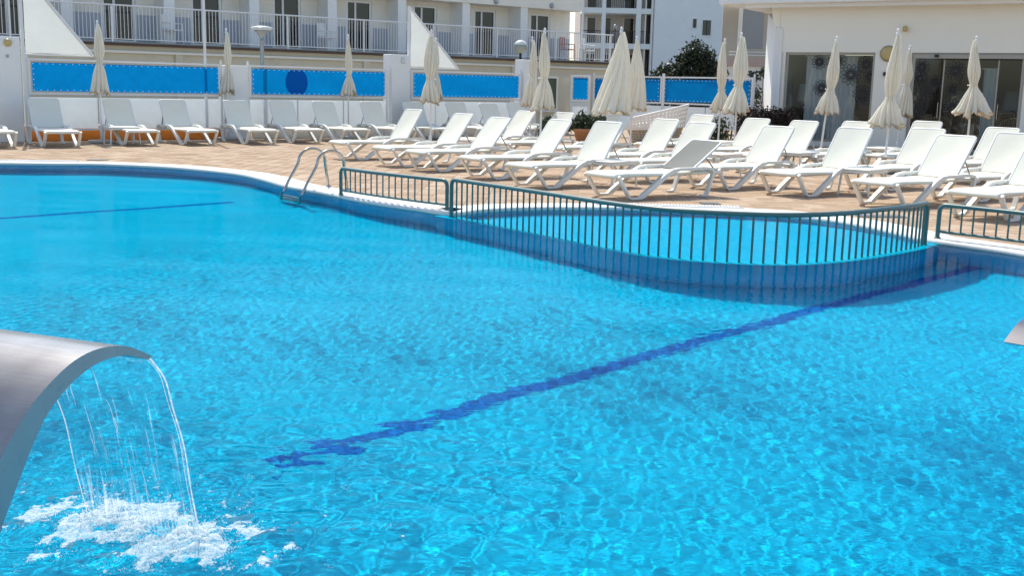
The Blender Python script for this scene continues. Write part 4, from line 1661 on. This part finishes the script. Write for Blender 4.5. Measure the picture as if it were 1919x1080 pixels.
bl = [(k * .22, 0, 2.0 + .1 * math.sin(k * 4), .16, .15, .2 + .06 * (k % 2)) for k in range(4)]
link('crown', leaves(500, bl, .10, 16), M['leaf_green'], t)
stems([((b[0], 0, 0), (b[0], 0, b[2])) for b in bl], .02).build('trunk', M['wood'], t)

t = thing('clipped_hedge', 'dark reddish clipped hedge block beside the end of the restaurant building', 'hedge', (6.85, 31.0, 0), rad(-14))
bl = [(x, y_, z, .36, .34, .30) for x in (-.55, -.2, .2, .5) for y_ in (-.1, .15) for z in (.25, .55, .80)]
link('crown', leaves(7000, bl, .085, 21), M['leaf_red'], t)
stems([((b[0], b[1], 0), (b[0], b[1], b[2])) for b in bl[::3]], .02).build('trunk', M['wood'], t)
t = thing('small_shrub', 'grey green shrub behind the slim parasol at the right fence', 'shrub', (5.35, 30.4, 0))
bl = [(-.25, 0, .45, .3, .25, .35), (.15, 0, .5, .3, .25, .38), (0, -.1, .25, .4, .3, .25)]
link('crown', leaves(1500, bl, .085, 23), M['leaf_green'], t)
stems([((b[0] * .3, 0, 0), (b[0], 0, b[2])) for b in bl], .02).build('trunk', M['wood'], t)

t = thing('terracotta_planter', 'round terracotta planter left of the biggest parasol', 'planter', (1.80, 29.6, 0))
MB().lathe([(.17, 0), (.19, .02), (.27, .34), (.31, .36), (.315, .43), (.28, .43), (.26, .38)], 24).build('pot', M['terracotta'], t)
MB().lathe([(.262, .36), (.03, .385)], 20).build('soil', M['soil'], t)
for z in (.12, .22):
    MB().tube([((.195 + .24 * z) * math.cos(a * .2618), (.195 + .24 * z) * math.sin(a * .2618), z) for a in range(24)], .010, 5, closed=True).build('band', M['terracotta'], t)
t = thing('leafy_plant', 'leafy grey green plant growing out of the terracotta planter', 'plant', (1.80, 29.6, .36))
bl = [(0, 0, .22, .33, .3, .22), (.38, .05, .22, .28, .25, .2), (-.3, 0, .15, .22, .2, .17), (.68, .05, .12, .2, .2, .14), (-.05, 0, .42, .08, .08, .16)]
link('crown', leaves(2200, bl, .095, 31), M['leaf_green'], t)
stems([((0, 0, 0), (b[0], b[1], b[2])) for b in bl], .012).build('stems', M['wood'], t)
t = thing('leafy_plant', 'small green plant at the foot of the olive wall', 'plant', (.95, 31.6, 0))
bl = [(0, 0, .5, .25, .2, .22), (-.15, 0, .3, .2, .2, .25)]
link('crown', leaves(700, bl, .09, 33), M['leaf_green'], t)
stems([((0, 0, 0), (b[0], b[1], b[2])) for b in bl], .012).build('stems', M['wood'], t)


def lattice(grid_fn, nu, nv, th, hole=.30):
    """a woven shell: every cell a frame of four quads round a hole, with thickness"""
    mb = MB()
    for i in range(nu):
        for j in range(nv):
            c = [Vector(grid_fn((i + a) / nu, (j + b) / nv)) for a, b in ((0, 0), (1, 0), (1, 1), (0, 1))]
            m_ = sum(c, Vector()) / 4
            q = [m_ + (p - m_) * hole for p in c]
            nn = (c[1] - c[0]).cross(c[3] - c[0])
            if nn.length < 1e-9:
                continue
            nn = nn.normalized() * th
            P = c + q + [p + nn for p in c] + [p + nn for p in q]
            fs_ = []
            for k_ in range(4):
                l_ = (k_ + 1) % 4
                fs_ += [(k_, l_, 4 + l_, 4 + k_), (8 + k_, 12 + k_, 12 + l_, 8 + l_), (4 + k_, 4 + l_, 12 + l_, 12 + k_)]
            mb.add(P, fs_)
    return mb


t = thing('wicker_daybed', 'round white wicker daybed with a raised perforated shell behind the second row', 'daybed', (3.75, 30.6, 0), rad(-8))


def drum(u, v):
    a = 2 * math.pi * u
    r_ = .58 + .20 * v
    return (r_ * math.cos(a), r_ * .9 * math.sin(a), .04 + .50 * v)


def dish(u, v):
    a = math.pi * (.02 + 1.0 * u) + math.pi          # half shell open away from the camera
    r_ = .78 + .10 * v
    zz = .44 + (.26 + .17 * (math.cos(a) + 1) / 1.0) * v
    return (r_ * math.cos(a), r_ * .9 * math.sin(a), zz + .06 * math.cos(a))


lattice(drum, 40, 7, .012, .42).build('base_drum', pmat('natural_wicker', (.52, .46, .36), .7, var=.2, scale=20), t)
lattice(dish, 26, 5, .016, .30).build('raised_shell', M['wicker'], t)
rim = [dish(i / 26, 1) for i in range(27)]
MB().tube(rim, .028, 8).build('rim', M['wicker'], t)
MB().lathe([(.10, 0), (.72, .02), (.74, .10), (.70, .14), (.1, .15)], 28).build('cushion', M['sling'], t, (0, 0, .44))

# ------------------------------------------------------------------ water spouts
def spout(label, T, a, width, mirror, sheet='brushed'):
    """curved stainless sheet: profile (distance behind the lip, height)"""
    outer = [(-.008, .654), (-.066, .686), (-.131, .712), (-.232, .725), (-.329, .710), (-.422, .667), (-.496, .617), (-.551, .564),
             (-.604, .505), (-.68, .39), (-.735, .24), (-.76, .10), (-.765, .0)]
    inner = [(-.025, .646), (-.079, .668), (-.133, .684), (-.234, .684), (-.332, .653), (-.428, .591), (-.496, .506), (-.529, .455),
             (-.562, .401), (-.618, .305), (-.655, .19), (-.678, .08), (-.68, .0)]
    a = Vector(a).normalized()
    t = thing('water_spout', label, 'water spout', (T[0], T[1], 0), math.atan2(a.y, a.x), 'stainless pool spouts')
    O_ = catmull([(p[0], 0, p[1]) for p in outer], 4)
    I_ = catmull([(p[0], 0, p[1]) for p in inner], 4)
    n_ = len(O_)
    wd = width * mirror
    pts = [(p.x, 0, p.z) for p in O_] + [(p.x, wd, p.z) for p in O_]
    mb = MB().add(pts, [(i, i + 1, n_ + i + 1, n_ + i) for i in range(n_ - 1)], True)
    mb.build('outer_sheet', M[sheet], t)
    pts = [(p.x, 0, p.z) for p in I_] + [(p.x, wd, p.z) for p in I_]
    MB().add(pts, [(i, n_ + i, n_ + i + 1, i + 1) for i in range(n_ - 1)], True).build('inner_sheet', M['brushed'], t)
    for y_ in (0, wd):
        pts = [(p.x, y_, p.z) for p in O_] + [(p.x, y_, p.z) for p in I_]
        MB().add(pts, [(i, i + 1, n_ + i + 1, n_ + i) for i in range(n_ - 1)]).build('side_plate', M['side_steel'], t)
    MB().add([(O_[0].x, 0, O_[0].z), (O_[0].x, wd, O_[0].z), (I_[0].x, wd, I_[0].z), (I_[0].x, 0, I_[0].z)], [(0, 1, 2, 3)]).build('lip', M['side_steel'], t)
    MB().box((-.72, wd / 2, .018), (.24, width + .12, .012), None, .004).build('base_plate', M['side_steel'], t)
    return t


def brushed():
    mm, nt, b = new_mat('brushed_steel')
    N, L = nt.nodes, nt.links
    tc = N.new('ShaderNodeTexCoord')
    mp = N.new('ShaderNodeMapping')
    mp.inputs['Scale'].default_value = (120, 2.5, 120)
    L.new(tc.outputs['Object'], mp.inputs[0])
    nz = N.new('ShaderNodeTexNoise')
    nz.inputs['Scale'].default_value = 1.5
    nz.inputs['Detail'].default_value = 6
    L.new(mp.outputs[0], nz.inputs['Vector'])
    mr = N.new('ShaderNodeMapRange')
    mr.inputs[3].default_value = .18
    mr.inputs[4].default_value = .34
    L.new(nz.outputs[0], mr.inputs[0])
    L.new(mr.outputs[0], b.inputs['Roughness'])
    n2 = N.new('ShaderNodeTexNoise')
    n2.inputs['Scale'].default_value = 5
    n2.inputs['Detail'].default_value = 8
    L.new(tc.outputs['Object'], n2.inputs['Vector'])
    cr = N.new('ShaderNodeValToRGB')
    cr.color_ramp.elements[0].position = .2
    cr.color_ramp.elements[1].position = .8
    cr.color_ramp.elements[0].color = (.19, .185, .175, 1)
    cr.color_ramp.elements[1].color = (.34, .34, .335, 1)
    L.new(n2.outputs[0], cr.inputs[0])
    L.new(cr.outputs[0], b.inputs['Base Color'])
    b.inputs['Metallic'].default_value = 1
    bp = N.new('ShaderNodeBump')
    bp.inputs['Strength'].default_value = .08
    bp.inputs['Distance'].default_value = .001
    L.new(nz.outputs[0], bp.inputs['Height'])
    L.new(bp.outputs[0], b.inputs['Normal'])
    return mm


M['brushed'] = brushed()
M['polished'] = pmat('polished_steel', (.24, .25, .26), .12, 1.0, var=.1, scale=8)
M['side_steel'] = pmat('dull_steel', (.40, .42, .43), .42, 1.0, var=.1, scale=14, stain=((.22, .24, .25), 22, .5))
ST, SA = Vector((-1.10, 3.36)), Vector((.38, .925)).normalized()
TD = Vector((.55, .835)).normalized()          # the way the water leaves the lip
SW = Vector((-SA.y, SA.x))
spout('curved stainless steel water spout pouring into the pool at lower left', ST, SA, .55, 1)
spout('stainless steel water spout tip at the right picture edge, not running', (1.72, 3.83), (-.72, -.69), .5, 1, 'polished')

# falling water and foam
M['sheet_water'] = glass_mat('falling_water', (.96, .99, 1.0), .03, .05)
_n, _l = M['sheet_water'].node_tree.nodes, M['sheet_water'].node_tree.links
_g = _n.new('ShaderNodeNewGeometry')
_mp = _n.new('ShaderNodeMapping')
_mp.inputs['Rotation'].default_value = (0, 0, -math.atan2(SW.y, SW.x))
_l.new(_g.outputs['Position'], _mp.inputs[0])
_mp2 = _n.new('ShaderNodeMapping')
_mp2.inputs['Scale'].default_value = (95, 6, 5)
_l.new(_mp.outputs[0], _mp2.inputs[0])
_nz = _n.new('ShaderNodeTexNoise')
_nz.inputs['Scale'].default_value = 1
_nz.inputs['Detail'].default_value = 5
_l.new(_mp2.outputs[0], _nz.inputs['Vector'])
_sx = _n.new('ShaderNodeSeparateXYZ')
_l.new(_g.outputs['Position'], _sx.inputs[0])
_mr = _n.new('ShaderNodeMapRange')          # the sheet breaks up as it falls
_mr.inputs[1].default_value = .62
_mr.inputs[2].default_value = .0
_mr.inputs[3].default_value = -.09
_mr.inputs[4].default_value = .10
_l.new(_sx.outputs['Z'], _mr.inputs[0])
_ad = _n.new('ShaderNodeMath')
_l.new(_nz.outputs[0], _ad.inputs[0])
_l.new(_mr.outputs[0], _ad.inputs[1])
_cr = _n.new('ShaderNodeValToRGB')
_cr.color_ramp.elements[0].position = .58
_cr.color_ramp.elements[1].position = .78
_cr.color_ramp.elements[1].color = (.28, .28, .28, 1)
_l.new(_ad.outputs[0], _cr.inputs[0])
_wd = _n.new('ShaderNodeBsdfTranslucent')
_wd.inputs[0].default_value = (.92, .97, 1, 1)
_mx = _n.new('ShaderNodeMixShader')
_l.new(_cr.outputs[0], _mx.inputs[0])
_l.new(_n['Material Output'].inputs['Surface'].links[0].from_socket, _mx.inputs[1])
_l.new(_wd.outputs[0], _mx.inputs[2])
_l.new(_mx.outputs[0], _n['Material Output'].inputs['Surface'])


def strand_mat():
    mm, nt, b = new_mat('water_strand')
    b.inputs['Base Color'].default_value = (.82, .93, .97, 1)
    b.inputs['Roughness'].default_value = .15
    b.inputs['Transmission Weight'].default_value = .65
    b.inputs['IOR'].default_value = 1.33
    return mm


M['strand'] = strand_mat()
M['foam'] = cloth_mat('white_foam', (.90, .95, .97), 90, .5, .04)
_n = M['foam'].node_tree.nodes
_l = M['foam'].node_tree.links
_t = _n.new('ShaderNodeBsdfTransparent')
_m = _n.new('ShaderNodeMixShader')
_z = _n.new('ShaderNodeTexNoise')
_z.inputs['Scale'].default_value = 55
_z.inputs['Detail'].default_value = 5
_l.new(_n['Texture Coordinate'].outputs['Object'], _z.inputs['Vector'])
_r = _n.new('ShaderNodeMapRange')
_r.inputs[1].default_value = .36
_r.inputs[2].default_value = .66
_r.inputs[3].default_value = .10
_r.inputs[4].default_value = .80
_l.new(_z.outputs[0], _r.inputs[0])
_l.new(_r.outputs[0], _m.inputs[0])
_l.new(_n['Material Output'].inputs['Surface'].links[0].from_socket, _m.inputs[1])
_l.new(_t.outputs[0], _m.inputs[2])
_l.new(_m.outputs[0], _n['Material Output'].inputs['Surface'])
fw = bpy.data.objects.new('falling_water', None)
COL.objects.link(fw)
stuff(fw)
tag(fw, 'thin clear curtain of water falling from the steel spout', 'falling water')
r = random.Random(77)


def traj(w, s, jit=0.0, z_lip=.645, v=.56):
    """point on the falling curtain: w metres along the lip, s 0..1 down the fall"""
    T_ = math.sqrt(2 * (z_lip - WZ) / 9.81)
    tt = s * T_
    p = ST + SW * w + SA * (-.015 + jit) + TD * v * tt
    return Vector((p.x, p.y, z_lip - 4.905 * tt * tt))


nw, ns = 46, 36
pts, fs = [], []
for i in range(nw + 1):
    for j in range(ns + 1):
        w = .02 + .51 * i / nw
        s = j / ns
        w += (.27 - w) * .05 * s
        pts.append(traj(w, s, .008 * s * math.sin(w * 60 + 3 * s) + .006 * s * s * math.sin(w * 133 + 9 * s) + .003 * s * math.sin(w * 217 + 21 * s)))
for i in range(nw):
    for j in range(ns):
        a = i * (ns + 1) + j
        fs.append((a, a + ns + 1, a + ns + 2, a + 1))
stuff(MB().add(pts, fs, True).build('water_curtain', M['sheet_water'], fw))
mb = MB()
for e_w, rr in ((.02, .0026), (.034, .0010), (.53, .0018)):
    P = []
    for j in range(25):
        s = j / 24
        w = e_w + (.27 - e_w) * .05 * s
        P.append(traj(w, s, .004 * math.sin(19 * s + e_w * 50)))
    mb.tube(P, [rr * (.7 + .5 * abs(math.sin(j * 1.9))) for j in range(25)], 6)
for k in range(16):
    w = .03 + .49 * r.random()
    s0 = r.uniform(.02, .97) ** .32
    s1 = min(1.0, s0 + r.uniform(.04, .22))
    w2 = w + (.27 - w) * .05 * s0
    P = [traj(w2, s0 + (s1 - s0) * j / 6, r.uniform(-.004, .004)) for j in range(7)]
    q = r.uniform(.0004, .0012)
    mb.tube(P, [q * .4, q, q * 1.2, q, q * 1.1, q * .8, q * .3], 5)
stuff(mb.build('water_strands', M['foam'], fw))

land0, land1 = traj(.05, 1), traj(.50, 1)


def blob(mb_, p, rad_, r_):
    o6 = [(1, 0, 0), (-1, 0, 0), (0, 1, 0), (0, -1, 0), (0, 0, 1), (0, 0, -1)]
    st = [r_.uniform(.7, 1.2) for _ in range(3)]
    mb_.add([(p[0] + q[0] * rad_ * st[0], p[1] + q[1] * rad_ * st[1], p[2] + q[2] * rad_ * st[2]) for q in o6],
            [(0, 2, 4), (2, 1, 4), (1, 3, 4), (3, 0, 4), (2, 0, 5), (1, 2, 5), (3, 1, 5), (0, 3, 5)], True)


# froth: a lumpy white skin with a ragged edge, then bubbles and spray
fr_n = 190
fx = np.linspace(-2.05, -.35, fr_n)
fy = np.linspace(2.95, 4.25, 150)
FX, FY = np.meshgrid(fx, fy)


def fnoise(scale, seed, n_=14):
    q = np.random.default_rng(seed)
    out = np.zeros_like(FX)
    for _ in range(n_):
        th_ = q.uniform(0, 6.28)
        l_ = scale * q.uniform(.5, 1.8)
        out += np.sin(6.2832 / l_ * (FX * np.cos(th_) + FY * np.sin(th_)) + q.uniform(0, 6.28))
    return out / math.sqrt(n_ / 2)


ab = np.array([land1.x - land0.x, land1.y - land0.y])
tp_ = np.clip(((FX - land0.x) * ab[0] + (FY - land0.y) * ab[1]) / (ab @ ab), 0, 1)
DD = np.hypot((FX - land0.x - tp_ * ab[0]) / 1.25, FY - land0.y - tp_ * ab[1])
field = np.exp(-(DD / .20) ** 2) * 1.20 + .48 * fnoise(.26, 3) * np.exp(-DD / .45) + .16 * fnoise(.07, 4) + .10 * fnoise(.035, 8) - .10
FZ = WZ + .0025 + np.clip(field - .42, 0, 2) * .006 + np.exp(-(DD / .10) ** 2) * .010 * (1 + fnoise(.05, 5)) + .0012 * fnoise(.025, 6)
mk = field > .42
cellk = mk[:-1, :-1] & mk[1:, 1:] & mk[:-1, 1:] & mk[1:, :-1]
ii = np.arange(FX.size).reshape(FX.shape)
ff = np.stack([ii[:-1, :-1], ii[:-1, 1:], ii[1:, 1:], ii[1:, :-1]], -1)[cellk]
us, iv = np.unique(ff.ravel(), return_inverse=True)
vv = np.stack([FX, FY, FZ], -1).reshape(-1, 3)[us]
mb = MB()
mb.add(vv.tolist(), iv.reshape(-1, 4).tolist(), True)
pick = np.random.default_rng(12)
prob = np.clip(field - .12, 0, .75).ravel() ** 1.3
prob /= prob.sum()
for k_ in pick.choice(FX.size, 16000, p=prob):
    x, y = FX.ravel()[k_] + r.uniform(-.006, .006), FY.ravel()[k_] + r.uniform(-.006, .006)
    d = DD.ravel()[k_]
    z = WZ + .001 + .035 * math.exp(-(d / .12) ** 2) * r.random() ** 2 + max(0, field.ravel()[k_] - .42) * .006
    blob(mb, (x, y, z), r.uniform(.0007, .0026) * (1.2 - .5 * min(1, d / .4)), r)
for k in range(900):                          # spray
    u = r.random()
    c = land0.lerp(land1, u)
    a = r.uniform(0, 6.28)
    d = abs(r.gauss(0, .16))
    blob(mb, (c.x + d * math.cos(a), c.y + d * math.sin(a), WZ + abs(r.gauss(0, .05))), r.uniform(.0012, .0035), r)
fo = stuff(mb.build('splash_foam', M['foam']))
tag(fo, 'white foam and spray where the spout water hits the pool', 'foam')
